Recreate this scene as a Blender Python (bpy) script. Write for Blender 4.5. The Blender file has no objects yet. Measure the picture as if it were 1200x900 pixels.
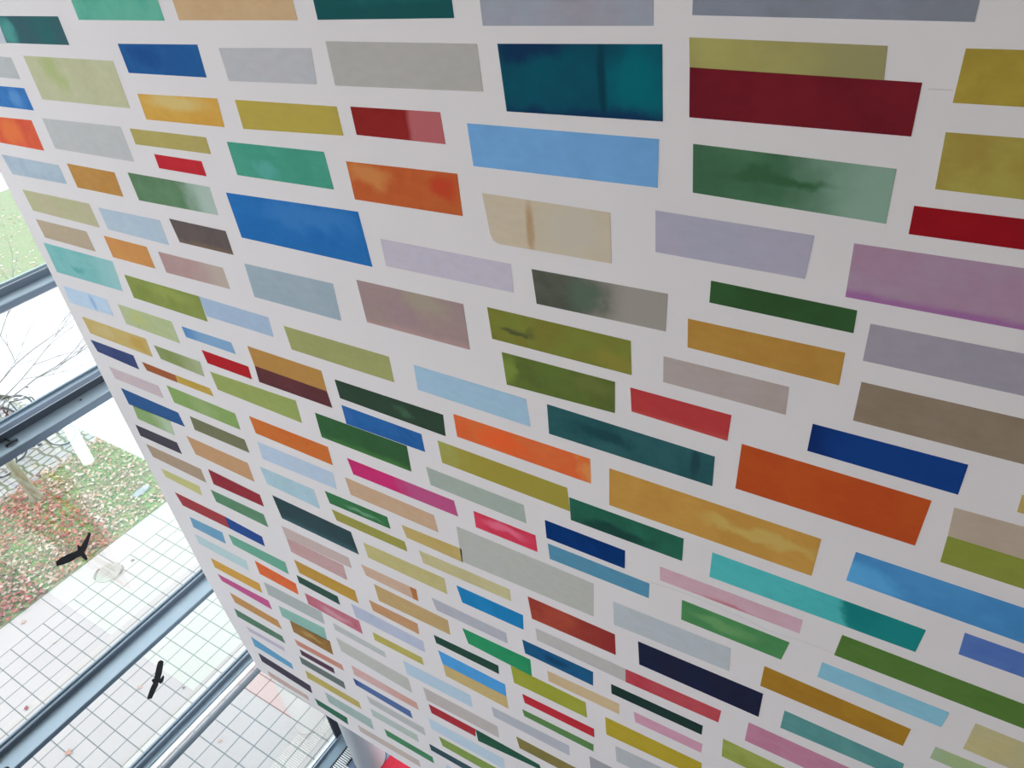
SKY = 3.5
EXPO = 0.0
import bpy, math, random
from mathutils import Vector, Matrix
random.seed(7)
S = bpy.context.scene
COL = S.collection

# ------------------------------------------------------------------ helpers
def nodes_of(m):
    m.use_nodes = True
    nt = m.node_tree; nt.nodes.clear()
    return nt, nt.nodes, nt.links
def principled(name, color, rough=.6, metal=0., spec=.3, var=None, scale=8., bump=0., bscale=60.):
    m = bpy.data.materials.new(name); nt, N, L = nodes_of(m)
    out = N.new('ShaderNodeOutputMaterial'); p = N.new('ShaderNodeBsdfPrincipled')
    L.new(p.outputs[0], out.inputs[0])
    p.inputs['Base Color'].default_value = (*color, 1)
    p.inputs['Roughness'].default_value = rough; p.inputs['Metallic'].default_value = metal
    p.inputs['Specular IOR Level'].default_value = spec
    if var or bump:
        tc = N.new('ShaderNodeTexCoord')
    if var:
        no = N.new('ShaderNodeTexNoise'); no.inputs['Scale'].default_value = scale
        no.inputs['Detail'].default_value = 5
        L.new(tc.outputs['Object'], no.inputs['Vector'])
        cr = N.new('ShaderNodeValToRGB'); cr.color_ramp.elements[0].position = .35; cr.color_ramp.elements[1].position = .65
        cr.color_ramp.elements[0].color = (*color, 1); cr.color_ramp.elements[1].color = (*var, 1)
        L.new(no.outputs[0], cr.inputs[0]); L.new(cr.outputs[0], p.inputs['Base Color'])
    if bump:
        n2 = N.new('ShaderNodeTexNoise'); n2.inputs['Scale'].default_value = bscale; n2.inputs['Detail'].default_value = 4
        L.new(tc.outputs['Object'], n2.inputs['Vector'])
        b = N.new('ShaderNodeBump'); b.inputs['Strength'].default_value = bump; b.inputs['Distance'].default_value = .01
        L.new(n2.outputs[0], b.inputs['Height']); L.new(b.outputs[0], p.inputs['Normal'])
    return m
class MB:
    def __init__(s): s.v = []; s.f = []; s.m = []; s.smooth = False
    def add(s, vs, fs, mi=0):
        o = len(s.v); s.v += [tuple(v) for v in vs]; s.f += [tuple(i + o for i in f) for f in fs]; s.m += [mi] * len(fs); return s
    def box(s, a, b, mi=0):
        x0, y0, z0 = a; x1, y1, z1 = b
        return s.add([(x0,y0,z0),(x1,y0,z0),(x1,y1,z0),(x0,y1,z0),(x0,y0,z1),(x1,y0,z1),(x1,y1,z1),(x0,y1,z1)],
              [(0,3,2,1),(4,5,6,7),(0,1,5,4),(1,2,6,5),(2,3,7,6),(3,0,4,7)], mi)
    def prism(s, pts, d, mi=0):
        # pts: planar polygon (counter-clockwise seen from +d); extruded by vector d
        n = len(pts); P = [Vector(p) for p in pts]; d = Vector(d)
        vs = P + [p + d for p in P]
        fs = [tuple(reversed(range(n))), tuple(range(n, 2*n))] + [(i, (i+1) % n, n + (i+1) % n, n + i) for i in range(n)]
        return s.add(vs, fs, mi)
    def tube(s, pts, r, n=10, mi=0, caps=True):
        P = [Vector(p) for p in pts]; R = r if isinstance(r, (list, tuple)) else [r]*len(P)
        vs = []; fs = []; up = None
        for i, p in enumerate(P):
            t = (P[min(i+1, len(P)-1)] - P[max(i-1, 0)]).normalized()
            if up is None: up = Vector((0,0,1)) if abs(t.z) < .9 else Vector((1,0,0))
            a = t.cross(up).normalized(); b = a.cross(t).normalized(); up = b
            for k in range(n):
                w = 2*math.pi*k/n; vs.append(p + a*math.cos(w)*R[i] + b*math.sin(w)*R[i])
        for i in range(len(P)-1):
            for k in range(n):
                fs.append((i*n+k, i*n+(k+1)%n, (i+1)*n+(k+1)%n, (i+1)*n+k))
        if caps: fs += [tuple(reversed(range(n))), tuple(range((len(P)-1)*n, len(P)*n))]
        return s.add(vs, fs, mi)
    def ring(s, c, R, r, axis='y', n=36, k=8, mi=0, a0=0, a1=2*math.pi):
        vs = []; fs = []; full = abs(a1-a0-2*math.pi) < 1e-6; cnt = n if full else n+1
        for i in range(cnt):
            w = a0+(a1-a0)*i/n
            for j in range(k):
                q = 2*math.pi*j/k; rr = R + r*math.cos(q)
                vs.append((c[0]+rr*math.cos(w), c[1]+r*math.sin(q), c[2]+rr*math.sin(w)))
        for i in range(n):
            i2 = (i+1) % cnt
            for j in range(k):
                fs.append((i*k+j, i*k+(j+1)%k, i2*k+(j+1)%k, i2*k+j))
        return s.add(vs, fs, mi)
    def build(s, name, mats, parent=None, smooth=False, bevel=0):
        me = bpy.data.meshes.new(name); me.from_pydata(s.v, [], s.f); me.update()
        if not isinstance(mats, (list, tuple)): mats = [mats]
        for m in mats: me.materials.append(m)
        if len(mats) > 1: me.polygons.foreach_set('material_index', s.m)
        if smooth:
            me.polygons.foreach_set('use_smooth', [True]*len(me.polygons))
            me.set_sharp_from_angle(angle=math.radians(40))
        o = bpy.data.objects.new(name, me); COL.objects.link(o)
        if parent: o.parent = parent
        if bevel:
            b = o.modifiers.new('bevel', 'BEVEL'); b.width = bevel; b.segments = 2; b.limit_method = 'ANGLE'
        return o
def tag(o, label=None, cat=None, group=None, kind=None):
    if label: o['label'] = label
    if cat: o['category'] = cat
    if group: o['group'] = group
    if kind: o['kind'] = kind
    return o
def empty(name, loc=(0,0,0), rz=0):
    o = bpy.data.objects.new(name, None); COL.objects.link(o); o.location = loc; o.rotation_euler = (0,0,rz); o.empty_display_size = .2
    return o
def copy_tree(o, parent=None):
    c = o.copy(); COL.objects.link(c); c.parent = parent
    for ch in list(o.children): copy_tree(ch, c)
    return c

# ------------------------------------------------------------------ camera
F = 876.583
cam = bpy.data.cameras.new('camera'); co = bpy.data.objects.new('camera', cam); COL.objects.link(co)
cam.sensor_width = 36; cam.lens = F/1200*36; cam.clip_start = .05; cam.clip_end = 500
M = ((0.8459918,0.2409438,-0.4756510),(0.5248069,-0.5338973,0.6629716),(-0.0942099,-0.8104935,-0.5781217))
mw = Matrix(((M[0][0],-M[0][1],-M[0][2],0),(M[1][0],-M[1][1],-M[1][2],-2.15),(M[2][0],-M[2][1],-M[2][2],10.5),(0,0,0,1)))
co.matrix_world = mw
S.camera = co

# ------------------------------------------------------------------ light: bright overcast daylight
w = bpy.data.worlds.new('overcast_sky'); S.world = w; w.use_nodes = True
N = w.node_tree.nodes; L = w.node_tree.links; bg = N['Background']
tc = N.new('ShaderNodeTexCoord'); sx = N.new('ShaderNodeSeparateXYZ'); L.new(tc.outputs['Generated'], sx.inputs[0])
cr = N.new('ShaderNodeValToRGB'); L.new(sx.outputs['Z'], cr.inputs[0])
cr.color_ramp.elements[0].position = 0; cr.color_ramp.elements[0].color = (.925,.935,1,1)
cr.color_ramp.elements[1].position = 1; cr.color_ramp.elements[1].color = (.965,.965,1,1)
L.new(cr.outputs[0], bg.inputs[0]); bg.inputs[1].default_value = SKY

# ------------------------------------------------------------------ materials
M_WALL = principled('wall_plaster', (.81,.785,.80), .9, spec=.05, var=(.80,.775,.79), scale=3, bump=.06, bscale=120)
M_WHITE = principled('white_paint', (.78,.78,.78), .7)
M_ALU = principled('grey_aluminium', (.30,.39,.46), .42, metal=.35, spec=.5, var=(.27,.36,.43), scale=3)
M_ALUD = principled('slate_aluminium', (.13,.18,.24), .45, metal=.3, spec=.5)
M_PALE = principled('pale_gasket', (.62,.72,.80), .4)
M_DARK = principled('black_rubber', (.012,.016,.026), .5)
M_STEEL = principled('brushed_steel', (.17,.21,.25), .35, metal=.5)
M_BRIGHT = principled('bright_white', (.93,.94,.95), .25, spec=.6)
M_BLACK = principled('black_film', (.008,.009,.012), .6)
def glass():
    m = bpy.data.materials.new('window_glass'); nt, N, L = nodes_of(m)
    out = N.new('ShaderNodeOutputMaterial'); mix = N.new('ShaderNodeMixShader')
    t = N.new('ShaderNodeBsdfTransparent'); t.inputs[0].default_value = (.975,.99,.985,1)
    g = N.new('ShaderNodeBsdfGlossy'); g.inputs['Roughness'].default_value = 0; g.inputs['Color'].default_value = (.80,.97,.94,1)
    lw = N.new('ShaderNodeLayerWeight'); lw.inputs[0].default_value = .5
    p = N.new('ShaderNodeMath'); p.operation = 'POWER'; p.inputs[1].default_value = 4; L.new(lw.outputs['Facing'], p.inputs[0])
    a = N.new('ShaderNodeMath'); a.operation = 'MULTIPLY_ADD'; a.inputs[1].default_value = .85; a.inputs[2].default_value = .10; L.new(p.outputs[0], a.inputs[0])
    L.new(a.outputs[0], mix.inputs[0]); L.new(t.outputs[0], mix.inputs[1]); L.new(g.outputs[0], mix.inputs[2]); L.new(mix.outputs[0], out.inputs[0])
    return m
M_GLASS = glass()

def paint(name, A, B, layers):
    """watercolour-like wall paint: two tones mottled by noise, plus washes placed in the patch's own 0..1 coordinates"""
    m = bpy.data.materials.new(name); nt, N, L = nodes_of(m)
    out = N.new('ShaderNodeOutputMaterial'); p = N.new('ShaderNodeBsdfPrincipled'); L.new(p.outputs[0], out.inputs[0])
    p.inputs['Roughness'].default_value = .9; p.inputs['Specular IOR Level'].default_value = .02
    uv = N.new('ShaderNodeUVMap'); geo = N.new('ShaderNodeNewGeometry')
    no = N.new('ShaderNodeTexNoise'); no.inputs['Scale'].default_value = 5; no.inputs['Detail'].default_value = 6; no.inputs['Roughness'].default_value = .6
    L.new(geo.outputs['Position'], no.inputs['Vector'])
    def mix(fac, c0, c1):
        x = N.new('ShaderNodeMix'); x.data_type = 'RGBA'
        L.new(fac, x.inputs[0]) if not isinstance(fac, float) else setattr(x.inputs[0], 'default_value', fac)
        for s, c in ((x.inputs[6], c0), (x.inputs[7], c1)):
            if isinstance(c, (tuple, list)): s.default_value = (*c, 1)
            else: L.new(c, s)
        return x.outputs[2]
    def mr(v, a, b, sm=True):
        r = N.new('ShaderNodeMapRange'); r.interpolation_type = 'SMOOTHSTEP' if sm else 'LINEAR'; r.clamp = True
        if a > b:
            r.inputs[1].default_value = b; r.inputs[2].default_value = a; r.inputs[3].default_value = 1; r.inputs[4].default_value = 0
        else:
            r.inputs[1].default_value = a; r.inputs[2].default_value = b
        L.new(v, r.inputs[0]); return r.outputs[0]
    cur = mix(mr(no.outputs[0], .38, .62), A, B)
    # pigment grain
    n3 = N.new('ShaderNodeTexNoise'); n3.inputs['Scale'].default_value = 22; n3.inputs['Detail'].default_value = 5
    mp = N.new('ShaderNodeMapping'); mp.inputs['Scale'].default_value = (.7,1,1.6); L.new(geo.outputs['Position'], mp.inputs[0]); L.new(mp.outputs[0], n3.inputs['Vector'])
    hs = N.new('ShaderNodeHueSaturation'); L.new(cur, hs.inputs['Color'])
    mv = N.new('ShaderNodeMapRange'); mv.inputs[1].default_value = .3; mv.inputs[2].default_value = .7; mv.inputs[3].default_value = .965; mv.inputs[4].default_value = 1.035
    L.new(n3.outputs[0], mv.inputs[0]); L.new(mv.outputs[0], hs.inputs['Value']); cur = hs.outputs[0]
    if layers:
        # distorted uv
        nd = N.new('ShaderNodeTexNoise'); nd.inputs['Scale'].default_value = 9; nd.inputs['Detail'].default_value = 5; L.new(geo.outputs['Position'], nd.inputs['Vector'])
        sb = N.new('ShaderNodeVectorMath'); sb.operation = 'SUBTRACT'; sb.inputs[1].default_value = (.5,.5,.5); L.new(nd.outputs['Color'], sb.inputs[0])
        def coords(amt):
            sc = N.new('ShaderNodeVectorMath'); sc.operation = 'MULTIPLY'; sc.inputs[1].default_value = amt; L.new(sb.outputs[0], sc.inputs[0])
            ad = N.new('ShaderNodeVectorMath'); ad.operation = 'ADD'; L.new(uv.outputs[0], ad.inputs[0]); L.new(sc.outputs[0], ad.inputs[1])
            sp = N.new('ShaderNodeSeparateXYZ'); L.new(ad.outputs[0], sp.inputs[0]); return ad, sp
    for ly in layers:
        k = ly[0]
        if k in ('grad', 'gradh', 'gradv'):
            ad, sp = coords((.07,.1,0) if k == 'gradh' else ((.35,.5,0) if k == 'grad' else (.3,.35,0)))
            v = sp.outputs['Y' if k == 'gradv' else 'X']
            cur = mix(mr(v, ly[1], ly[2]), cur, ly[3])
        else:
            cx, cy, rx, ry, c = ly[1:]
            ad, sp = coords((.30,.8,0) if rx > .06 else (.05,.25,0))
            s1 = N.new('ShaderNodeVectorMath'); s1.operation = 'SUBTRACT'; s1.inputs[1].default_value = (cx, 1-cy, 0); L.new(ad.outputs[0], s1.inputs[0])
            s2 = N.new('ShaderNodeVectorMath'); s2.operation = 'MULTIPLY'; s2.inputs[1].default_value = (1/rx, 1/ry, 0); L.new(s1.outputs[0], s2.inputs[0])
            ln = N.new('ShaderNodeVectorMath'); ln.operation = 'LENGTH'; L.new(s2.outputs[0], ln.inputs[0])
            f = mr(ln.outputs['Value'], 1.25, .35)
            cur = mix(f, cur, c)
    L.new(cur, p.inputs['Base Color'])
    bn = N.new('ShaderNodeBump'); bn.inputs['Strength'].default_value = .05; bn.inputs['Distance'].default_value = .003
    L.new(n3.outputs[0], bn.inputs['Height']); L.new(bn.outputs[0], p.inputs['Normal'])
    return m

RECTS=[
("mint green painted rectangle cut by the photo's top edge,above the strong blue one",[-3.7599,10.28,-3.1244,10.2777,-3.1213,10.0544,-3.7607,10.0522],[0.156,0.504,0.38],[0.113,0.439,0.333],[('spot',0.25,0.3,0.2,0.4,[0.07,0.372,0.278])]),
("tan painted rectangle cut by the photo's top edge,above the pale mauve grey one",[-3.0283,10.2774,-2.3274,10.2749,-2.3249,10.063,-3.0229,10.0569],[0.64,0.436,0.247],[0.662,0.465,0.273],[]),
("dark teal painted rectangle at the photo's left edge,above the pale lime one",[-4.489,10.0639,-3.9246,10.0656,-3.9254,9.9391,-4.5077,9.9357],[0.041,0.152,0.158],[0.056,0.135,0.155],[('spot',0.1,0.5,0.15,0.6,[0.099,0.348,0.327])]),
("pale lilac painted rectangle at the photo's left edge,above the light grey one",[-4.5573,10.019,-4.4886,10.0198,-4.5054,9.9336,-4.5885,9.9318],[0.568,0.601,0.674],[0.6,0.634,0.703],[]),
("light grey painted rectangle at the photo's left edge,above the royal blue one",[-4.6866,9.8653,-4.5312,9.8637,-4.536,9.7534,-4.7555,9.7548],[0.531,0.559,0.574],[0.513,0.54,0.549],[]),
("royal blue painted rectangle at the photo's left edge,above the orange red one",[-4.8853,9.7055,-4.5383,9.7069,-4.5409,9.5892,-4.912,9.5889],[0.069,0.238,0.583],[0.048,0.191,0.498],[('spot',0.6,0.5,0.2,0.5,[0.122,0.311,0.649])]),
("orange red painted rectangle at the photo's left edge,above the pale blue one",[-5.082,9.5217,-4.6177,9.5304,-4.6301,9.3579,-5.1106,9.3625],[0.787,0.15,0.075],[0.749,0.122,0.067],[('spot',0.4,0.5,0.3,0.5,[0.85,0.211,0.074])]),
('pale lime painted rectangle between dark teal one above and silver grey one below',[-4.3979,9.8762,-3.6148,9.8773,-3.6189,9.6598,-4.3987,9.6568],[0.55,0.562,0.361],[0.58,0.595,0.391],[('spot',0.3,0.3,0.12,0.6,[0.471,0.538,0.255])]),
('strong blue painted rectangle between mint green one above and mottled gold one below',[-3.523,9.9541,-2.9556,9.9637,-2.962,9.8314,-3.5204,9.8278],[0.028,0.133,0.367],[0.026,0.117,0.341],[('spot',0.3,0.4,0.2,0.4,[0.021,0.094,0.297])]),
('pale mauve grey painted rectangle between tan one above and mustard olive one below',[-2.8244,9.9536,-2.2895,9.9673,-2.303,9.835,-2.8218,9.8238],[0.562,0.558,0.585],[0.531,0.551,0.585],[]),
('mottled gold painted rectangle between strong blue one above and thin khaki yellow one below',[-3.5142,9.7337,-2.9369,9.7454,-2.9456,9.6211,-3.5185,9.6138],[0.71,0.419,0.094],[0.702,0.393,0.081],[('spot',0.45,0.3,0.42,0.36,[0.727,0.553,0.212])]),
('mustard olive painted rectangle between pale mauve grey one above and emerald green one below',[-2.8195,9.7468,-2.2238,9.7558,-2.222,9.643,-2.8205,9.6233],[0.518,0.412,0.093],[0.525,0.42,0.084],[]),
('thin khaki yellow painted rectangle between mottled gold one above and small red one below',[-3.6883,9.5576,-3.1043,9.562,-3.1071,9.4841,-3.6894,9.4784],[0.501,0.435,0.16],[0.473,0.403,0.134],[]),
('small red painted rectangle between thin khaki yellow one above and sage green washed-out one below',[-3.5623,9.4404,-3.1973,9.4404,-3.1969,9.3672,-3.5637,9.3683],[0.568,0.033,0.048],[0.612,0.038,0.047],[]),
('silver grey painted rectangle between pale lime one above and amber orange one below',[-4.4912,9.5511,-3.765,9.5602,-3.7659,9.3807,-4.4955,9.3826],[0.572,0.588,0.589],[0.554,0.575,0.582],[]),
('pale blue painted rectangle between orange red one above and pale olive green one below',[-5.1696,9.2837,-4.5458,9.2816,-4.5456,9.1698,-5.1513,9.1617],[0.484,0.593,0.684],[0.431,0.538,0.641],[]),
('amber orange painted rectangle between silver grey one above and soft powder blue one below',[-4.4427,9.3022,-3.9922,9.2993,-4.0027,9.1609,-4.4426,9.1615],[0.564,0.304,0.095],[0.534,0.274,0.075],[]),
('sage green washed-out painted rectangle between small red one above and charcoal brown one below',[-3.8648,9.3132,-3.2053,9.3127,-3.2104,9.1662,-3.861,9.1597],[0.126,0.241,0.129],[0.153,0.285,0.164],[('grad',0.55,0.95,[0.453,0.577,0.514])]),
('emerald green painted rectangle between mustard olive one above and bright blue one below',[-2.9627,9.5546,-2.3554,9.5651,-2.3484,9.4044,-2.9614,9.3997],[0.085,0.389,0.282],[0.071,0.354,0.249],[('spot',0.35,0.7,0.15,0.3,[0.112,0.432,0.373])]),
("deep teal green painted rectangle cut by the photo's top edge,above the warm grey one",[-2.2229,10.2745,-1.6037,10.2723,-1.6032,10.0758,-2.2206,10.0654],[0.025,0.179,0.166],[0.03,0.197,0.181],[('gradv',0.55,0.2,[0.017,0.107,0.113])]),
("greyish lilac painted rectangle cut by the photo's top edge,above the dark petrol one",[-1.4973,10.2719,-0.913,10.2698,-0.9106,10.0611,-1.4936,10.0541],[0.396,0.385,0.448],[0.387,0.423,0.5],[]),
('warm grey painted rectangle between deep teal green one above and crimson and pink one below',[-2.2056,9.9931,-1.5249,9.9998,-1.5208,9.8494,-2.2057,9.8351],[0.51,0.497,0.471],[0.492,0.49,0.46],[]),
('crimson and pink painted rectangle between warm grey one above and burnt orange mottled one below',[-2.1508,9.7604,-1.718,9.7683,-1.7141,9.6539,-2.1487,9.6524],[0.314,0.028,0.027],[0.267,0.024,0.022],[('gradh',0.6,0.68,[0.532,0.15,0.162])]),
('dark petrol painted rectangle between greyish lilac one above and sky blue one below',[-1.4447,10.0017,-0.8826,10.0134,-0.8761,9.7968,-1.4335,9.7901],[0.009,0.082,0.128],[0.008,0.105,0.152],[('spot',0.85,0.5,0.2,0.5,[0.005,0.158,0.194]),('spot',0.65,0.5,0.03,1.0,[0.007,0.057,0.088]),('gradv',0.2,0.0,[0.01,0.045,0.112]),('spot',0.2,0.05,0.3,0.25,[0.01,0.042,0.106])]),
('burnt orange mottled painted rectangle between crimson and pink one above and pale lavender one below',[-2.2399,9.5372,-1.6801,9.547,-1.6819,9.3798,-2.2378,9.3749],[0.594,0.148,0.046],[0.573,0.124,0.039],[('spot',0.2,0.3,0.25,0.3,[0.667,0.256,0.08]),('spot',0.85,0.35,0.14,0.4,[0.587,0.071,0.03])]),
('sky blue painted rectangle between dark petrol one above and cream stained one below',[-1.6055,9.7375,-0.8874,9.7431,-0.8885,9.5883,-1.6011,9.5845],[0.188,0.427,0.774],[0.203,0.462,0.825],[]),
("slate grey painted rectangle cut by the photo's top edge,above the lime yellow one",[-0.7995,10.2694,-0.1196,10.267,-0.1196,10.0789,-0.7976,10.0893],[0.283,0.31,0.383],[0.252,0.275,0.324],[]),
('lime yellow painted rectangle between slate grey one above and wide maroon one below',[-0.8036,10.0329,-0.294,10.0231,-0.2884,9.9424,-0.7988,9.9532],[0.456,0.427,0.148],[0.414,0.377,0.133],[('grad',0.3,1.0,[0.354,0.332,0.155])]),
('wide maroon painted rectangle between lime yellow one above and bottle green washed-out one below',[-0.7988,9.9544,-0.2005,9.9408,-0.1996,9.8083,-0.7939,9.8152],[0.208,0.018,0.027],[0.172,0.015,0.025],[]),
("mustard yellow painted rectangle cut by the photo's right edge,above the olive yellow one",[-0.124,10.0216,0.2965,10.0202,0.3288,9.8947,-0.1245,9.8972],[0.472,0.372,0.064],[0.416,0.314,0.054],[]),
("olive yellow painted rectangle cut by the photo's right edge,above the scarlet one",[-0.1241,9.8253,0.3474,9.8228,0.3866,9.6706,-0.1173,9.6779],[0.451,0.396,0.089],[0.413,0.312,0.071],[('spot',0.6,0.5,0.3,0.3,[0.4,0.27,0.057])]),
('bottle green washed-out painted rectangle between wide maroon one above and wide lavender one below',[-0.7785,9.7383,-0.2176,9.721,-0.2159,9.5663,-0.7726,9.5871],[0.066,0.167,0.093],[0.083,0.207,0.11],[('grad',0.45,0.9,[0.276,0.437,0.342]),('spot',0.45,0.4,0.3,0.12,[0.051,0.146,0.067])]),
('bright blue painted rectangle between emerald green one above and greyish blue one below',[-3.0898,9.2989,-2.2366,9.3199,-2.2238,9.0628,-3.0814,9.0671],[0.027,0.174,0.496],[0.031,0.187,0.525],[('spot',0.6,0.3,0.4,0.3,[0.051,0.223,0.566])]),
('pale olive green painted rectangle between pale blue one above and light brown one below',[-5.1217,9.0658,-4.3945,9.0693,-4.3936,8.9202,-5.1165,8.9274],[0.522,0.532,0.312],[0.561,0.521,0.352],[]),
('light brown painted rectangle between pale olive green one above and turquoise one below',[-5.1385,8.8662,-4.5728,8.8679,-4.5698,8.7348,-5.1336,8.7389],[0.518,0.425,0.312],[0.535,0.435,0.317],[]),
('soft powder blue painted rectangle between amber orange one above and light orange one below',[-4.3141,9.0567,-3.7408,9.0615,-3.7435,8.9153,-4.3059,8.9228],[0.484,0.603,0.715],[0.507,0.616,0.716],[]),
('light orange painted rectangle between soft powder blue one above and moss green one below',[-4.3907,8.8687,-3.9774,8.8658,-3.9771,8.7278,-4.3913,8.7285],[0.678,0.328,0.113],[0.651,0.303,0.101],[]),
('turquoise painted rectangle between light brown one above and blue-stained pale blue one below',[-5.1923,8.6928,-4.4235,8.694,-4.4554,8.4801,-5.2058,8.4731],[0.218,0.537,0.527],[0.257,0.569,0.567],[('grad',0.5,1.0,[0.35,0.619,0.626]),('spot',0.4,0.6,0.1,0.15,[0.153,0.451,0.453])]),
('charcoal brown painted rectangle between sage green washed-out one above and dusty rose one below',[-3.6466,9.085,-3.1951,9.0838,-3.1951,8.9515,-3.6306,8.9517],[0.137,0.109,0.108],[0.154,0.124,0.12],[('gradv',0.3,0.0,[0.21,0.15,0.112])]),
('dusty rose painted rectangle between soft powder blue one above and periwinkle blue one below',[-3.8788,8.8534,-3.3283,8.8537,-3.3269,8.7259,-3.8776,8.7218],[0.493,0.311,0.315],[0.495,0.349,0.332],[('grad',0.4,1.0,[0.55,0.471,0.409])]),
('blue-stained pale blue painted rectangle between turquoise one above and pale gold one below',[-5.2176,8.3661,-4.707,8.3679,-4.719,8.2387,-5.239,8.2303],[0.548,0.698,0.87],[0.578,0.732,0.888],[('spot',0.62,0.5,0.06,0.5,[0.352,0.534,0.793])]),
('moss green painted rectangle between light orange one above and light lime one below',[-4.3519,8.6172,-3.6449,8.6142,-3.656,8.4448,-4.3557,8.4552],[0.288,0.344,0.099],[0.245,0.315,0.08],[('spot',0.6,0.3,0.3,0.3,[0.322,0.394,0.105])]),
('periwinkle blue painted rectangle between dusty rose one above and ochre one below',[-3.6449,8.6142,-3.0788,8.6066,-3.0865,8.4811,-3.6432,8.4852],[0.418,0.542,0.716],[0.428,0.56,0.744],[]),
('light lime painted rectangle between moss green one above and pale gold one below',[-4.5915,8.3578,-4.0435,8.354,-4.0445,8.1949,-4.5972,8.2078],[0.477,0.557,0.288],[0.509,0.574,0.342],[('spot',0.3,0.4,0.2,0.4,[0.527,0.568,0.254])]),
('thin azure painted rectangle between moss green one above and bright red one below',[-3.9509,8.3424,-3.4999,8.34,-3.4955,8.2608,-3.9471,8.2665],[0.138,0.332,0.612],[0.106,0.28,0.558],[('grad',0.0,0.4,[0.253,0.43,0.656])]),
('pale gold painted rectangle between light lime one above and indigo one below',[-5.1654,8.1329,-4.4372,8.1311,-4.4492,7.9829,-5.1607,7.9964],[0.617,0.48,0.191],[0.604,0.458,0.173],[('spot',0.3,0.5,0.2,0.4,[0.629,0.51,0.241]),('spot',0.85,0.5,0.15,0.4,[0.578,0.381,0.109])]),
('indigo painted rectangle between pale gold one above and pale pink one below',[-5.2087,7.9303,-4.7004,7.9294,-4.7083,7.8091,-5.1884,7.8324],[0.067,0.095,0.223],[0.054,0.077,0.198],[]),
('moss green fading painted rectangle between light lime one above and thin golden one below',[-4.3708,8.0982,-3.9069,8.0936,-3.9224,7.9746,-4.3552,7.9946],[0.25,0.315,0.116],[0.289,0.352,0.148],[('grad',0.4,1.0,[0.442,0.498,0.296])]),
('bright red painted rectangle between thin azure one above and long olive lime one below',[-3.8347,8.2019,-3.4176,8.1944,-3.4254,8.0999,-3.827,8.1059],[0.489,0.027,0.037],[0.488,0.024,0.032],[]),
('rust brown painted rectangle between pale gold one above and spring green one below',[-4.6243,7.897,-4.267,7.8887,-4.2714,7.8245,-4.6079,7.8303],[0.409,0.142,0.059],[0.375,0.119,0.051],[]),
('thin golden painted rectangle between moss green fading one above and spring green one below',[-4.267,7.8887,-3.9173,7.8853,-3.9108,7.8223,-4.266,7.8261],[0.595,0.419,0.097],[0.558,0.371,0.08],[]),
('long olive lime painted rectangle between bright red one above and vivid orange one below',[-3.8363,8.0388,-3.0783,8.0503,-3.0864,7.8836,-3.8303,7.9015],[0.357,0.427,0.141],[0.334,0.41,0.128],[]),
('pale pink painted rectangle between indigo one above and sapphire blue one below',[-5.1312,7.7165,-4.5522,7.7158,-4.5531,7.6077,-5.123,7.6114],[0.619,0.517,0.56],[0.645,0.533,0.557],[]),
('greyish blue painted rectangle between bright blue one above and olive lime one below',[-3.1303,8.9147,-2.5088,8.9228,-2.5173,8.7166,-3.1375,8.7187],[0.39,0.485,0.561],[0.37,0.473,0.548],[]),
('pale lavender painted rectangle between burnt orange mottled one above and mauve brown one below',[-2.1408,9.2116,-1.4832,9.2124,-1.4834,9.0875,-2.1398,9.0825],[0.615,0.572,0.66],[0.602,0.573,0.686],[]),
('mauve brown painted rectangle between pale lavender one above and light sky blue one below',[-2.3452,8.9753,-1.7449,8.9784,-1.7453,8.7492,-2.3418,8.7505],[0.396,0.285,0.298],[0.407,0.305,0.282],[('spot',0.65,0.2,0.25,0.3,[0.414,0.352,0.281]),('gradv',0.2,0.0,[0.501,0.328,0.327])]),
('olive lime painted rectangle between greyish blue one above and ochre one below',[-2.9726,8.5787,-2.2496,8.5777,-2.2516,8.4249,-2.9668,8.432],[0.392,0.413,0.168],[0.372,0.393,0.161],[]),
('ochre painted rectangle between olive lime one above and dark wine one below',[-3.3548,8.3538,-2.7762,8.3457,-2.7802,8.2085,-3.3521,8.2187],[0.512,0.273,0.077],[0.506,0.274,0.086],[]),
('dark wine painted rectangle between ochre one above and long olive lime one below',[-3.3521,8.2187,-2.7802,8.2085,-2.7747,8.0957,-3.3626,8.0997],[0.151,0.049,0.056],[0.129,0.046,0.051],[]),
('cream stained painted rectangle between sky blue one above and mossy dark-to-pale grey green one below',[-1.5776,9.4853,-1.0565,9.4813,-1.0553,9.2921,-1.5619,9.2888],[0.673,0.581,0.437],[0.644,0.561,0.424],[('spot',0.38,0.55,0.04,0.6,[0.515,0.345,0.195]),('spot',0.7,0.5,0.3,0.6,[0.637,0.582,0.479])]),
('wide lavender painted rectangle between bottle green washed-out one above and forest green one below',[-0.8944,9.5113,-0.3973,9.5018,-0.4068,9.3581,-0.8918,9.3646],[0.485,0.46,0.576],[0.461,0.459,0.576],[]),
('mossy dark-to-pale grey green painted rectangle between cream stained one above and smudged olive one below',[-1.3899,9.2079,-0.8437,9.2152,-0.8475,9.0625,-1.3802,9.0597],[0.096,0.108,0.084],[0.126,0.133,0.103],[('grad',0.3,0.75,[0.381,0.355,0.319]),('spot',0.4,0.5,0.15,0.6,[0.117,0.167,0.122])]),
('forest green painted rectangle between wide lavender one above and honey one below',[-0.6961,9.2953,-0.2444,9.2834,-0.2426,9.2038,-0.697,9.2133],[0.039,0.101,0.036],[0.045,0.124,0.043],[]),
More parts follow.
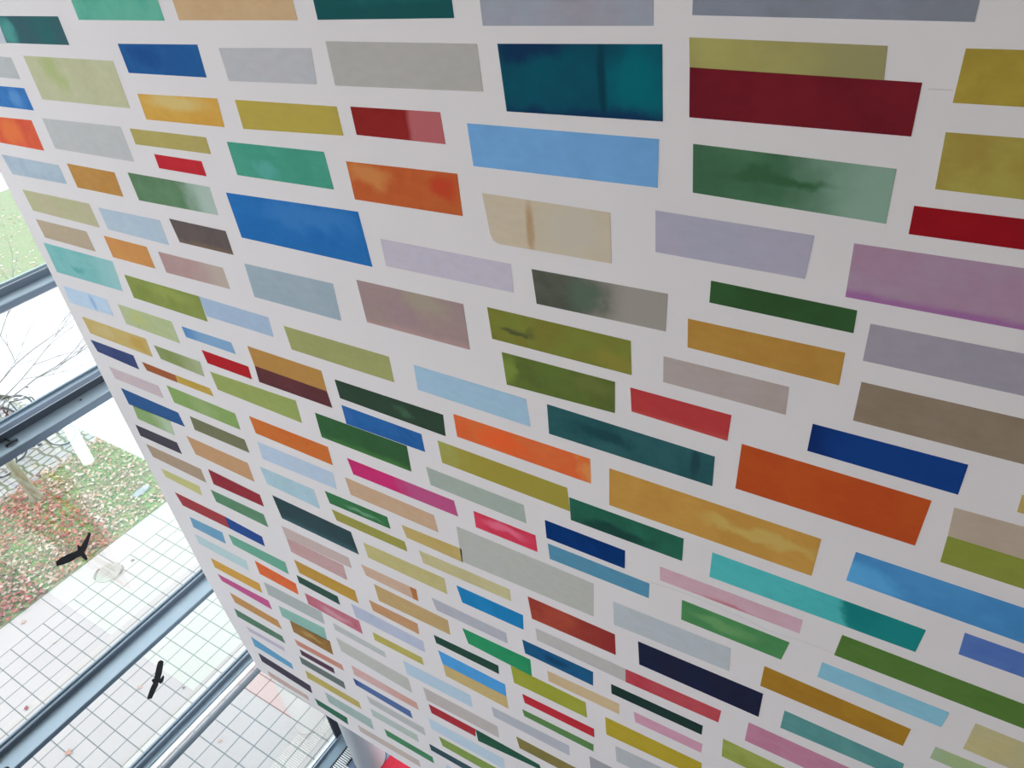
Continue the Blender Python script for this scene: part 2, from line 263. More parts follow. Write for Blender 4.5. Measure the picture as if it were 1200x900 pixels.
('smudged olive painted rectangle just below the mossy dark-to-pale grey green one',[-1.6223,8.991,-0.9829,8.9886,-0.9798,8.8348,-1.617,8.8388],[0.229,0.223,0.044],[0.227,0.257,0.05],[('spot',0.2,0.5,0.15,0.12,[0.105,0.12,0.043]),('spot',0.9,0.7,0.2,0.3,[0.288,0.268,0.055])]),
('plain dark olive painted rectangle between smudged olive one above and long dark teal one below',[-1.5766,8.7826,-1.0504,8.7819,-1.0529,8.6266,-1.5704,8.6147],[0.119,0.162,0.04],[0.139,0.201,0.045],[('spot',0.8,0.3,0.2,0.4,[0.163,0.203,0.053]),('spot',0.03,0.5,0.1,0.6,[0.225,0.305,0.059])]),
('honey painted rectangle between forest green one above and grey mauve one below',[-0.7681,9.1338,-0.2545,9.1286,-0.2546,9.0031,-0.7646,9.017],[0.539,0.302,0.068],[0.506,0.266,0.058],[]),
('grey mauve painted rectangle between honey one above and brick pink red one below',[-0.8529,8.9551,-0.4062,8.9507,-0.404,8.8328,-0.8518,8.8404],[0.473,0.398,0.369],[0.498,0.428,0.412],[]),
("scarlet painted rectangle cut by the photo's right edge,above the purple-edged mauve one",[-0.157,9.6266,0.3988,9.6235,0.4198,9.5422,-0.1548,9.5453],[0.351,0.012,0.018],[0.32,0.011,0.018],[]),
("purple-edged mauve painted rectangle cut by the photo's right edge,above the bluish grey one",[-0.2868,9.4955,0.4327,9.4921,0.4793,9.3115,-0.2843,9.3217],[0.446,0.281,0.395],[0.441,0.313,0.423],[('gradv',0.22,0.08,[0.394,0.173,0.393]),('spot',0.85,0.6,0.2,0.2,[0.439,0.258,0.351])]),
("bluish grey painted rectangle cut by the photo's right edge,above the taupe one",[-0.2012,9.2472,0.4974,9.2413,0.5321,9.1066,-0.2008,9.1142],[0.408,0.371,0.437],[0.374,0.359,0.425],[]),
("taupe painted rectangle cut by the photo's right edge,above the deep royal blue one",[-0.1916,9.0352,0.5516,9.0311,0.5929,8.871,-0.1922,8.8797],[0.326,0.257,0.189],[0.29,0.226,0.16],[]),
('dark forest green painted rectangle between olive lime one above and cobalt blue one below',[-2.6895,8.315,-1.9719,8.3135,-1.9814,8.1756,-2.6877,8.1908],[0.042,0.079,0.052],[0.039,0.071,0.047],[('spot',0.65,0.5,0.1,0.3,[0.069,0.145,0.085])]),
('light sky blue painted rectangle between mauve brown one above and tangerine one below',[-2.0983,8.5722,-1.4772,8.5646,-1.4675,8.4128,-2.1038,8.4252],[0.395,0.605,0.771],[0.411,0.606,0.785],[]),
('cobalt blue painted rectangle between dark forest green one above and deep grass green one below',[-2.6931,8.1426,-2.1438,8.1319,-2.1436,8.0113,-2.6949,8.0108],[0.028,0.134,0.4],[0.034,0.156,0.438],[('spot',0.05,0.5,0.1,0.6,[0.046,0.164,0.459])]),
('deep grass green painted rectangle between cobalt blue one above and magenta one below',[-2.9389,8.0087,-2.2671,8.0066,-2.2762,7.8209,-2.9459,7.8258],[0.044,0.128,0.052],[0.046,0.144,0.056],[('gradv',0.3,0.0,[0.074,0.217,0.063])]),
('vivid orange painted rectangle between long olive lime one above and pale periwinkle one below',[-3.5984,7.7645,-2.9192,7.7602,-2.9246,7.6137,-3.5943,7.6264],[0.661,0.172,0.043],[0.656,0.193,0.05],[]),
('pale periwinkle painted rectangle between vivid orange one above and thin bright green one below',[-3.6161,7.547,-2.95,7.5448,-2.9592,7.4023,-3.6268,7.3956],[0.509,0.633,0.804],[0.521,0.639,0.779],[]),
('powder blue painted rectangle between pale periwinkle one above and blackish teal one below',[-3.6957,7.3004,-3.1925,7.3001,-3.1937,7.127,-3.6848,7.1441],[0.428,0.616,0.697],[0.455,0.644,0.738],[]),
('tangerine painted rectangle between light sky blue one above and mustard green one below',[-1.9058,8.3406,-1.1752,8.3353,-1.1765,8.1886,-1.9068,8.1994],[0.808,0.155,0.049],[0.795,0.182,0.058],[('spot',0.35,0.5,0.2,0.5,[0.906,0.145,0.04]),('grad',0.9,1.0,[0.834,0.297,0.088])]),
('mustard green painted rectangle between tangerine one above and sage grey one below',[-2.0412,8.1264,-1.3017,8.11,-1.2944,7.9622,-2.0391,7.9779],[0.418,0.381,0.089],[0.407,0.408,0.116],[('grad',0.0,0.3,[0.395,0.336,0.061])]),
('magenta painted rectangle between sage grey one above and beige tan one below',[-2.7762,7.7282,-2.0102,7.7185,-2.0013,7.6035,-2.7615,7.6067],[0.654,0.042,0.198],[0.615,0.041,0.181],[('grad',0.4,0.65,[0.545,0.105,0.266])]),
('beige tan painted rectangle between magenta one above and thin bright green one below',[-2.8474,7.5479,-2.1811,7.5311,-2.1735,7.3976,-2.841,7.4057],[0.635,0.439,0.289],[0.621,0.423,0.28],[]),
('thin bright green painted rectangle between beige tan one above and thin olive one below',[-3.083,7.3353,-2.5682,7.3396,-2.5664,7.238,-3.0721,7.2312],[0.054,0.205,0.084],[0.05,0.182,0.075],[('spot',0.6,0.6,0.3,0.2,[0.157,0.36,0.202])]),
('thin olive painted rectangle between thin bright green one above and yellow green one below',[-3.0747,7.1765,-2.4715,7.1722,-2.4712,7.0851,-3.0592,7.0824],[0.393,0.369,0.089],[0.363,0.346,0.088],[]),
('blackish teal painted rectangle between powder blue one above and pale rosy beige one below',[-3.6798,7.0414,-2.9526,7.0262,-2.9421,6.8158,-3.6683,6.8209],[0.039,0.075,0.086],[0.043,0.085,0.097],[('gradv',0.3,0.0,[0.059,0.134,0.153])]),
('sage grey painted rectangle between mustard green one above and magenta one below',[-2.1605,7.9006,-1.5579,7.8873,-1.553,7.7611,-2.1542,7.7736],[0.416,0.484,0.424],[0.41,0.484,0.438],[]),
('raspberry pink painted rectangle between sage grey one above and large sage grey one below',[-1.8857,7.698,-1.5064,7.6973,-1.5045,7.5752,-1.8875,7.5749],[0.739,0.064,0.125],[0.716,0.055,0.107],[('spot',0.5,0.4,0.4,0.3,[0.85,0.17,0.274])]),
('long dark teal painted rectangle between plain dark olive one above and wide gold one below',[-1.3721,8.5701,-0.6356,8.553,-0.6361,8.3991,-1.3739,8.4064],[0.028,0.111,0.123],[0.038,0.136,0.147],[('spot',0.9,0.5,0.03,0.5,[0.023,0.071,0.086]),('spot',0.35,0.5,0.25,0.3,[0.02,0.076,0.091])]),
('brick pink red painted rectangle between grey mauve one above and long dark teal one below',[-0.9852,8.7746,-0.5877,8.7699,-0.5944,8.6466,-0.9801,8.6591],[0.531,0.057,0.062],[0.557,0.064,0.063],[('gradv',0.25,0.0,[0.594,0.1,0.091])]),
('wide gold painted rectangle between long dark teal one above and mottled dark green one below',[-1.084,8.3168,-0.2121,8.3058,-0.2195,8.0945,-1.0886,8.0953],[0.631,0.348,0.08],[0.594,0.318,0.071],[('spot',0.75,0.45,0.3,0.2,[0.65,0.458,0.132])]),
('mottled dark green painted rectangle between wide gold one above and navy blue one below',[-1.2938,8.0539,-0.7399,8.0489,-0.742,7.907,-1.293,7.906],[0.026,0.131,0.085],[0.029,0.161,0.103],[('spot',0.4,0.8,0.35,0.35,[0.017,0.072,0.057])]),
('navy blue painted rectangle between mottled dark green one above and steel blue one below',[-1.4407,7.8374,-1.0138,7.8346,-1.0169,7.709,-1.441,7.7107],[0.005,0.039,0.177],[0.006,0.046,0.208],[]),
('steel blue painted rectangle between navy blue one above and large sage grey one below',[-1.4366,7.6727,-0.8914,7.6721,-0.8943,7.5655,-1.4326,7.5608],[0.107,0.327,0.495],[0.117,0.318,0.471],[]),
('large orange brown painted rectangle between deep royal blue one above and wide gold one below',[-0.5404,8.6518,0.0896,8.6372,0.0829,8.4188,-0.5463,8.4254],[0.575,0.101,0.023],[0.546,0.087,0.022],[]),
('deep royal blue painted rectangle between taupe one above and large orange brown one below',[-0.3119,8.8245,0.1543,8.8203,0.1545,8.6923,-0.3144,8.703],[0.009,0.038,0.184],[0.008,0.031,0.156],[('grad',0.0,0.3,[0.011,0.059,0.269])]),
("yellow painted rectangle cut by the photo's right edge,above the pinkish taupe one",[0.3126,8.7602,0.6234,8.7612,0.6429,8.6858,0.3172,8.689],[0.558,0.424,0.149],[0.558,0.424,0.149],[]),
("pinkish taupe painted rectangle cut by the photo's right edge,above the olive grass green one",[0.156,8.6355,0.6526,8.6395,0.6885,8.5001,0.165,8.5078],[0.543,0.451,0.359],[0.521,0.431,0.337],[]),
("olive grass green painted rectangle cut by the photo's right edge,below the pinkish taupe one",[0.165,8.5078,0.6885,8.5001,0.7211,8.3737,0.169,8.3806],[0.3,0.343,0.066],[0.28,0.33,0.058],[]),
('long turquoise painted rectangle just below the wide gold one',[-0.613,8.028,0.1985,8.0208,0.1901,7.8817,-0.6165,7.8713],[0.104,0.566,0.578],[0.088,0.529,0.537],[('grad',0.63,0.74,[0.017,0.275,0.271]),('spot',0.74,0.4,0.09,0.6,[0.013,0.239,0.242])]),
("long bright blue painted rectangle cut by the photo's right edge,above the violet blue one",[-0.0894,8.2982,0.7428,8.2898,0.786,8.1223,-0.0984,8.1364],[0.087,0.331,0.675],[0.077,0.295,0.632],[('grad',0.5,1.0,[0.046,0.215,0.511]),('spot',0.0,0.7,0.2,0.4,[0.122,0.45,0.829])]),
("violet blue painted rectangle cut by the photo's right edge,right of the long turquoise one",[0.3121,8.0788,0.7977,8.0767,0.8274,7.9617,0.3189,7.9565],[0.113,0.22,0.566],[0.098,0.195,0.541],[]),
('pale pink with rosy edge painted rectangle just below the long turquoise one',[-0.8436,7.8165,-0.2171,7.8197,-0.2196,7.7299,-0.8396,7.725],[0.703,0.463,0.552],[0.671,0.432,0.506],[('spot',0.5,0.95,0.3,0.2,[0.618,0.238,0.297])]),
('leaf green painted rectangle just below the pale pink with rosy edge one',[-0.7319,7.6483,-0.2502,7.6481,-0.2708,7.5116,-0.7306,7.5061],[0.093,0.315,0.114],[0.085,0.283,0.109],[('spot',0.4,0.5,0.3,0.3,[0.164,0.388,0.153])]),
("long dark grass green painted rectangle cut by the photo's right edge",[-0.0643,7.822,0.8642,7.8191,0.8979,7.6885,-0.0745,7.6809],[0.113,0.234,0.054],[0.102,0.219,0.044],[]),
('cyan blue painted rectangle between long dark grass green one above and brown ochre one below',[-0.1113,7.6047,0.3651,7.6082,0.3585,7.4986,-0.1156,7.4968],[0.28,0.6,0.754],[0.274,0.57,0.726],[]),
('brown ochre painted rectangle between cyan blue one above and greenish teal one below',[-0.3342,7.4192,0.2678,7.4061,0.2627,7.272,-0.3382,7.2632],[0.456,0.251,0.03],[0.41,0.217,0.03],[]),
("pale straw painted rectangle cut by the photo's right edge,above the faded green one",[0.4547,7.6067,0.919,7.6064,0.9685,7.4145,0.454,7.4225],[0.597,0.535,0.269],[0.547,0.516,0.318],[]),
("faded green painted rectangle at the photo's bottom edge,right of the brown ochre one",[0.3678,7.3587,0.5686,7.3648,0.5799,7.2679,0.3657,7.2695],[0.413,0.541,0.271],[0.405,0.534,0.366],[]),
("greenish teal painted rectangle at the photo's bottom edge,right of the midnight navy one",[-0.2156,7.1565,0.2906,7.1512,0.2961,7.0328,-0.2186,7.0089],[0.13,0.363,0.35],[0.108,0.309,0.315],[]),
("mauve pink painted rectangle at the photo's bottom edge,right of the rose red one",[-0.3624,6.9338,0.1202,6.9392,0.1278,6.7738,-0.3668,6.7659],[0.592,0.267,0.39],[0.56,0.231,0.344],[]),
("bright lime green painted rectangle at the photo's bottom edge,right of the blackish green one",[-0.4732,6.6894,-0.1375,6.6904,-0.1268,6.5276,-0.4683,6.5214],[0.319,0.377,0.077],[0.376,0.44,0.108],[]),
('midnight navy painted rectangle between cool pale grey one above and rose red one below',[-0.9478,7.1957,-0.3193,7.2119,-0.3223,7.0156,-0.9399,7.0046],[0.019,0.025,0.064],[0.021,0.023,0.053],[]),
('cool pale grey painted rectangle between leaf green one above and midnight navy one below',[-1.0815,7.4298,-0.4902,7.4439,-0.4853,7.2713,-1.0799,7.2474],[0.533,0.579,0.609],[0.54,0.602,0.658],[]),
('brick red painted rectangle between large sage grey one above and medium grey one below',[-1.6025,7.1661,-1.0764,7.1683,-1.0742,6.9936,-1.5923,6.9781],[0.446,0.084,0.051],[0.361,0.058,0.041],[('grad',0.4,1.0,[0.32,0.041,0.038])]),
('large sage grey painted rectangle between steel blue one above and brick red one below',[-2.0277,7.5151,-1.1875,7.5061,-1.1967,7.241,-2.0377,7.2236],[0.529,0.542,0.518],[0.536,0.547,0.503],[]),
('small khaki painted rectangle between beige tan one above and straw yellow one below',[-2.4604,7.3212,-2.0225,7.3353,-2.0324,7.2191,-2.4435,7.2233],[0.589,0.447,0.179],[0.563,0.418,0.144],[]),
('straw yellow painted rectangle between small khaki one above and cerulean one below',[-2.368,7.1491,-1.7205,7.1565,-1.7234,7.0545,-2.3544,7.0419],[0.628,0.577,0.325],[0.58,0.526,0.288],[]),
('yellow green painted rectangle between thin olive one above and beige with rust end one below',[-2.8612,6.9711,-2.2069,6.9818,-2.2113,6.8322,-2.8553,6.8316],[0.589,0.527,0.25],[0.569,0.502,0.225],[]),
('beige with rust end painted rectangle between yellow green one above and caramel one below',[-2.952,6.7136,-2.4786,6.724,-2.4866,6.6045,-2.9345,6.6106],[0.652,0.458,0.342],[0.625,0.43,0.315],[('gradh',0.88,0.9,[0.498,0.192,0.075])]),
('caramel painted rectangle between beige with rust end one above and light sienna one below',[-2.8812,6.5523,-2.2588,6.5475,-2.2658,6.3923,-2.8809,6.3765],[0.577,0.412,0.192],[0.557,0.392,0.19],[]),
('light sienna painted rectangle between caramel one above and pale lilac blue one below',[-2.9899,6.3217,-2.5525,6.3277,-2.564,6.2034,-2.9801,6.2094],[0.597,0.344,0.184],[0.577,0.316,0.16],[]),
('pale lilac blue painted rectangle between light sienna one above and thin mustard one below',[-3.209,6.1542,-2.5437,6.1402,-2.5521,6.0075,-3.2051,5.9932],[0.495,0.546,0.695],[0.532,0.571,0.711],[]),
('cerulean painted rectangle between straw yellow one above and lavender grey one below',[-2.1203,6.9676,-1.6523,6.9718,-1.6635,6.8317,-2.1004,6.8201],[0.024,0.265,0.576],[0.021,0.24,0.543],[]),
('lavender grey painted rectangle between cerulean one above and kelly green one below',[-2.3566,6.7148,-1.7981,6.7126,-1.7975,6.6125,-2.3372,6.6032],[0.492,0.502,0.57],[0.48,0.484,0.551],[]),
('kelly green painted rectangle between lavender grey one above and yellowish lime one below',[-2.1459,6.5403,-1.643,6.5558,-1.647,6.3819,-2.1221,6.3966],[0.032,0.31,0.135],[0.037,0.338,0.148],[]),
('thin dark green painted rectangle between kelly green one above and medium blue one below',[-2.4219,6.2909,-1.9032,6.3109,-1.9087,6.2143,-2.4168,6.2052],[0.029,0.084,0.061],[0.025,0.076,0.054],[]),
('medium blue painted rectangle between thin dark green one above and sand yellow one below',[-2.4178,6.1233,-1.8734,6.1267,-1.88,5.9855,-2.4051,5.9753],[0.083,0.356,0.744],[0.092,0.382,0.789],[]),
('sand yellow painted rectangle between medium blue one above and thin greyish lavender one below',[-2.4051,5.9753,-1.88,5.9855,-1.8801,5.8395,-2.4006,5.8369],[0.629,0.479,0.214],[0.608,0.455,0.199],[]),
('yellowish lime painted rectangle between kelly green one above and thin crimson one below',[-1.802,6.3826,-1.2797,6.3872,-1.2749,6.227,-1.7965,6.203],[0.37,0.392,0.051],[0.387,0.415,0.061],[]),
('prussian blue painted rectangle between medium grey one above and light tan one below',[-1.6829,6.726,-1.2169,6.7367,-1.2217,6.6009,-1.6749,6.5978],[0.017,0.11,0.266],[0.019,0.123,0.265],[('spot',0.5,0.5,0.2,0.3,[0.013,0.071,0.171])]),
('medium grey painted rectangle between brick red one above and prussian blue one below',[-1.5766,6.9029,-1.0181,6.9072,-1.0189,6.7889,-1.5748,6.793],[0.561,0.543,0.526],[0.547,0.53,0.524],[]),
('rose red painted rectangle between midnight navy one above and blackish green one below',[-1.0181,6.9072,-0.4984,6.9254,-0.5063,6.8142,-1.0189,6.7889],[0.53,0.059,0.084],[0.561,0.092,0.113],[]),
('blackish green painted rectangle between rose red one above and orchid pink one below',[-1.1072,6.7031,-0.5817,6.7192,-0.5838,6.6309,-1.1064,6.6126],[0.019,0.049,0.041],[0.021,0.053,0.045],[]),
('light tan painted rectangle between prussian blue one above and yellowish lime one below',[-1.5272,6.5258,-1.06,6.5427,-1.0613,6.4376,-1.5264,6.4215],[0.676,0.525,0.316],[0.652,0.487,0.292],[]),
('thin crimson painted rectangle between yellowish lime one above and narrow grass green one below',[-1.7443,6.1191,-1.2321,6.1404,-1.2325,6.0438,-1.7344,6.0252],[0.587,0.04,0.057],[0.546,0.036,0.053],[]),
('narrow grass green painted rectangle between thin crimson one above and thin greyish lavender one below',[-1.7637,5.9276,-1.2415,5.9521,-1.2444,5.8689,-1.7546,5.8541],[0.124,0.274,0.095],[0.118,0.261,0.086],[]),
('orchid pink painted rectangle between blackish green one above and strong yellow one below',[-0.9713,6.5364,-0.5745,6.5461,-0.5768,6.4575,-0.9609,6.4409],[0.699,0.374,0.497],[0.659,0.356,0.467],[]),
("strong yellow painted rectangle at the photo's bottom edge,right of the yellowish lime one",[-1.1529,6.3361,-0.5691,6.3578,-0.5629,6.1976,-1.149,6.1495],[0.526,0.403,0.043],[0.499,0.391,0.04],[]),
("pale bluish grey painted rectangle at the photo's bottom edge,right of the thin crimson one",[-1.0912,6.0704,-0.7545,6.0992,-0.7497,5.926,-1.0853,5.8975],[0.511,0.542,0.579],[0.518,0.548,0.574],[]),
('thin greyish lavender painted rectangle between narrow grass green one above and olive brown one below',[-2.03,5.7459,-1.4228,5.7761,-1.4267,5.6513,-2.0241,5.6288],[0.501,0.516,0.58],[0.507,0.53,0.599],[]),
("olive brown painted rectangle at the photo's bottom edge,right of the greige one",[-1.854,5.5162,-1.347,5.5355,-1.3529,5.4068,-1.8406,5.3771],[0.248,0.209,0.066],[0.265,0.218,0.076],[]),
('narrow dark green painted rectangle between greige one above and baby blue one below',[-2.2296,5.2907,-1.6875,5.2933,-1.6718,5.2323,-2.23,5.132],[0.031,0.117,0.074],[0.027,0.107,0.065],[]),
('narrow crimson painted rectangle between greige one above and baby blue one below',[-2.6688,5.273,-2.2296,5.2907,-2.2466,5.1769,-2.6634,5.1541],[0.424,0.041,0.057],[0.453,0.044,0.057],[]),
("violet grey painted rectangle at the photo's bottom edge,right of the thin greyish lavender one",[-1.2777,5.7821,-1.0898,5.7907,-1.092,5.6402,-1.272,5.6068],[0.409,0.399,0.438],[0.409,0.4,0.448],[]),
('greige painted rectangle between icy blue one above and narrow crimson one below',[-2.6771,5.4932,-2.0099,5.5155,-2.0149,5.3601,-2.6759,5.3193],[0.563,0.513,0.493],[0.536,0.495,0.486],[]),
('icy blue painted rectangle between thin mustard one above and greige one below',[-2.8166,5.7276,-2.2058,5.7444,-2.2108,5.5913,-2.8145,5.557],[0.492,0.652,0.775],[0.505,0.66,0.789],[]),
("baby blue painted rectangle at the photo's bottom edge,right of the ultramarine one",[-2.7191,5.0427,-2.0128,5.0745,-2.0172,4.9104,-2.7164,4.8847],[0.538,0.68,0.786],[0.524,0.666,0.791],[]),
("grassy olive painted rectangle at the photo's bottom edge,right of the cool mid grey one",[-2.6555,4.8234,-2.0849,4.8587,-2.1032,4.713,-2.6408,4.6952],[0.24,0.348,0.09],[0.257,0.378,0.1],[]),
("thin blackish teal painted rectangle at the photo's bottom edge,right of the grey mint one",[-2.8018,4.5855,-2.3424,4.6149,-2.3417,4.5087,-2.7988,4.4879],[0.046,0.097,0.117],[0.049,0.102,0.127],[]),
("tiny pale blue painted rectangle at the photo's bottom edge,right of the medium green one",[-2.6633,4.3804,-2.5113,4.4003,-2.5275,4.3013,-2.6737,4.2732],[0.54,0.66,0.76],[0.54,0.66,0.76],[]),
('thin mustard painted rectangle between pale lilac blue one above and icy blue one below',[-3.0655,5.9037,-2.6021,5.9131,-2.6017,5.8212,-3.07,5.8078],[0.541,0.475,0.137],[0.504,0.441,0.128],[]),
('thin ash grey painted rectangle between rose one above and large pale grey one below',[-3.5236,5.7274,-2.999,5.7079,-3.0014,5.6311,-3.529,5.6376],[0.551,0.575,0.563],[0.532,0.562,0.551],[]),
('large pale grey painted rectangle just below the thin ash grey one',[-3.5565,5.5208,-2.8194,5.4983,-2.8202,5.3056,-3.5504,5.3435],[0.557,0.558,0.526],[0.545,0.546,0.519],[]),
('pink to salmon painted rectangle between large pale grey one above and ultramarine one below',[-3.4862,5.1953,-2.8043,5.1838,-2.8045,5.0822,-3.4928,5.0586],[0.709,0.469,0.474],[0.687,0.438,0.399],[('grad',0.4,0.9,[0.65,0.383,0.317])]),
('ultramarine painted rectangle between pink to salmon one above and cool mid grey one below',[-3.5292,4.9832,-2.9126,4.9832,-2.9103,4.8734,-3.5227,4.8886],[0.038,0.086,0.289],[0.035,0.078,0.28],[('grad',0.0,0.2,[0.104,0.178,0.383])]),
('cool mid grey painted rectangle between ultramarine one above and grey mint one below',[-3.4316,4.7998,-2.8071,4.8206,-2.8144,4.699,-3.4163,4.696],[0.535,0.544,0.549],[0.522,0.53,0.526],[]),
('grey mint painted rectangle between cool mid grey one above and medium green one below',[-3.4433,4.596,-2.92,4.6212,-2.9271,4.5019,-3.4404,4.4782],[0.495,0.589,0.546],[0.483,0.569,0.523],[]),
('medium green painted rectangle between grey mint one above and pinkish beige one below',[-3.345,4.3529,-2.8085,4.37,-2.8111,4.2632,-3.3388,4.2398],[0.074,0.251,0.125],[0.081,0.279,0.137],[]),
('pinkish beige painted rectangle just below the greyish aqua one',[-3.7305,4.092,-3.005,4.1329,-3.0057,4.0162,-3.7295,3.9838],[0.591,0.505,0.461],[0.571,0.493,0.454],[]),
('greyish aqua painted rectangle between narrow yellow one above and pinkish beige one below',[-4.0556,4.3742,-3.4909,4.3824,-3.5029,4.2052,-4.0557,4.2067],[0.4,0.514,0.504],[0.359,0.472,0.45],[]),
('short dark green painted rectangle just below the greyish aqua one',[-4.2796,4.1032,-3.8588,4.1081,-3.8833,3.9714,-4.2714,3.9935],[0.051,0.178,0.114],[0.046,0.165,0.105],[]),
('narrow yellow painted rectangle between dark grey green one above and greyish aqua one below',[-4.2335,4.5873,-3.5727,4.5927,-3.5752,4.4772,-4.2465,4.4569],[0.559,0.466,0.152],[0.527,0.434,0.14],[]),
('dark grey green painted rectangle between dark plum one above and narrow yellow one below',[-4.2319,4.8037,-3.6891,4.8088,-3.6994,4.6918,-4.2416,4.687],[0.165,0.203,0.192],[0.156,0.196,0.186],[]),
('dark plum painted rectangle between salmon pink one above and dark grey green one below',[-4.1758,4.9433,-3.7637,4.9557,-3.7709,4.8692,-4.1797,4.8588],[0.118,0.065,0.1],[0.111,0.06,0.094],[]),
('salmon pink painted rectangle between golden brown speckled one above and dark plum one below',[-4.1881,5.0832,-3.6176,5.1084,-3.6196,5.0219,-4.181,5.002],[0.627,0.309,0.248],[0.607,0.279,0.213],[]),
('golden brown speckled painted rectangle between aqua mint one above and salmon pink one below',[-4.1352,5.3783,-3.6605,5.4016,-3.687,5.1975,-4.1518,5.2093],[0.365,0.213,0.077],[0.309,0.164,0.056],[('spot',0.5,0.5,0.3,0.2,[0.467,0.302,0.114])]),
('aqua mint painted rectangle between long silver grey one above and golden brown speckled one below',[-4.2128,5.5249,-3.6671,5.5714,-3.6947,5.3847,-4.2286,5.3783],[0.298,0.531,0.464],[0.281,0.513,0.443],[]),
('long silver grey painted rectangle between bright orange red one above and aqua mint one below',[-4.2854,5.7911,-3.6227,5.8043,-3.6406,5.6376,-4.2993,5.6194],[0.451,0.502,0.497],[0.461,0.497,0.496],[]),
('rose painted rectangle between slim dark green one above and thin ash grey one below',[-3.7512,5.9573,-3.183,5.9666,-3.1908,5.802,-3.7582,5.8178],[0.567,0.204,0.264],[0.546,0.155,0.213],[('spot',0.55,0.6,0.3,0.3,[0.664,0.329,0.381])]),
('slim dark green painted rectangle between deep gold one above and rose one below',[-3.7658,6.1605,-3.3404,6.155,-3.3461,6.053,-3.7721,6.0674],[0.048,0.114,0.087],[0.044,0.104,0.08],[]),
('deep gold painted rectangle between light rose one above and slim dark green one below',[-3.7199,6.3589,-3.1141,6.3523,-3.1187,6.2078,-3.7146,6.2129],[0.553,0.33,0.067],[0.534,0.31,0.072],[]),
('pale rosy beige painted rectangle between blackish teal one above and light rose one below',[-3.7139,6.726,-3.0621,6.7199,-3.0659,6.6139,-3.7099,6.5992],[0.59,0.482,0.468],[0.59,0.471,0.447],[]),
('light rose painted rectangle between pale rosy beige one above and deep gold one below',[-3.7099,6.5992,-3.1495,6.6001,-3.1579,6.4383,-3.7144,6.4462],[0.594,0.391,0.39],[0.581,0.357,0.351],[]),
('bright orange red painted rectangle just below the medium mint green one',[-4.2806,6.0557,-3.8238,6.0283,-3.8439,5.883,-4.2903,5.8896],[0.786,0.18,0.064],[0.755,0.157,0.058],[]),
('medium mint green painted rectangle between dark cobalt one above and bright orange red one below',[-4.5089,6.2526,-3.8534,6.2602,-3.8665,6.1154,-4.5039,6.1297],[0.176,0.443,0.329],[0.164,0.417,0.307],[]),
('dark cobalt painted rectangle between hazy green one above and medium mint green one below',[-4.4405,6.4833,-4.0271,6.4579,-4.0424,6.3413,-4.4437,6.3477],[0.035,0.094,0.318],[0.033,0.088,0.302],[]),
('carmine painted rectangle between pale yellow one above and small sky blue one below',[-5.0621,6.4809,-4.4405,6.4833,-4.4437,6.3477,-5.0334,6.3415],[0.402,0.068,0.08],[0.388,0.064,0.074],[]),
('hazy green painted rectangle between deep crimson one above and dark cobalt one below',[-4.4713,6.7596,-3.882,6.7617,-3.8881,6.6258,-4.4684,6.6338],[0.141,0.297,0.183],[0.127,0.276,0.163],[]),
('deep crimson painted rectangle between apricot one above and hazy green one below',[-4.3764,7.0076,-3.8304,6.9808,-3.8367,6.8599,-4.3914,6.8506],[0.332,0.046,0.061],[0.315,0.042,0.056],[]),
('apricot painted rectangle between olive drab one above and deep crimson one below',[-4.4743,7.2923,-3.8227,7.2817,-3.8307,7.1038,-4.4578,7.1229],[0.604,0.363,0.198],[0.591,0.349,0.191],[]),
('olive drab painted rectangle between spring green one above and apricot one below',[-4.3096,7.528,-3.7531,7.5157,-3.7538,7.4,-4.3209,7.4016],[0.216,0.222,0.127],[0.202,0.208,0.119],[]),
('spring green painted rectangle between thin golden one above and olive drab one below',[-4.435,7.7544,-3.7439,7.7371,-3.753,7.5994,-4.434,7.6077],[0.279,0.417,0.145],[0.275,0.416,0.138],[('spot',0.5,0.5,0.2,0.6,[0.343,0.475,0.204])]),
('sapphire blue painted rectangle between pale pink one above and light green fading white one below',[-5.1084,7.5297,-4.4439,7.5139,-4.4364,7.3888,-5.106,7.3783],[0.044,0.128,0.326],[0.042,0.123,0.31],[]),
('light green fading white painted rectangle between sapphire blue one above and black purple one below',[-5.0587,7.3853,-4.6053,7.3902,-4.6365,7.2387,-5.0764,7.2479],[0.293,0.437,0.182],[0.293,0.438,0.193],[('grad',0.4,0.9,[0.503,0.632,0.439])]),
('black purple painted rectangle between light green fading white one above and sandy tan one below',[-5.1654,7.1588,-4.6542,7.1623,-4.6571,7.0476,-5.1714,7.0446],[0.086,0.078,0.102],[0.082,0.075,0.097],[]),
('sandy tan painted rectangle between black purple one above and pale yellow one below',[-5.1457,6.9704,-4.4805,6.9663,-4.4891,6.8233,-5.1369,6.8394],[0.46,0.348,0.251],[0.444,0.335,0.243],[]),
('pale yellow painted rectangle between sandy tan one above and carmine one below',[-5.1029,6.729,-4.6217,6.7324,-4.6422,6.6229,-5.0869,6.6422],[0.608,0.586,0.257],[0.59,0.573,0.246],[]),
('small sky blue painted rectangle between carmine one above and icy cyan one below',[-5.0119,6.2158,-4.5913,6.2327,-4.6144,6.0848,-5.0317,6.0833],[0.189,0.408,0.592],[0.18,0.388,0.578],[]),
('icy cyan painted rectangle between small sky blue one above and marigold one below',[-5.0682,5.9818,-4.4161,5.9795,-4.4382,5.8465,-5.0739,5.861],[0.521,0.689,0.715],[0.509,0.683,0.714],[]),
('marigold painted rectangle between icy cyan one above and hot magenta one below',[-4.9927,5.716,-4.3649,5.725,-4.3835,5.593,-4.9976,5.59],[0.691,0.393,0.09],[0.671,0.379,0.086],[]),
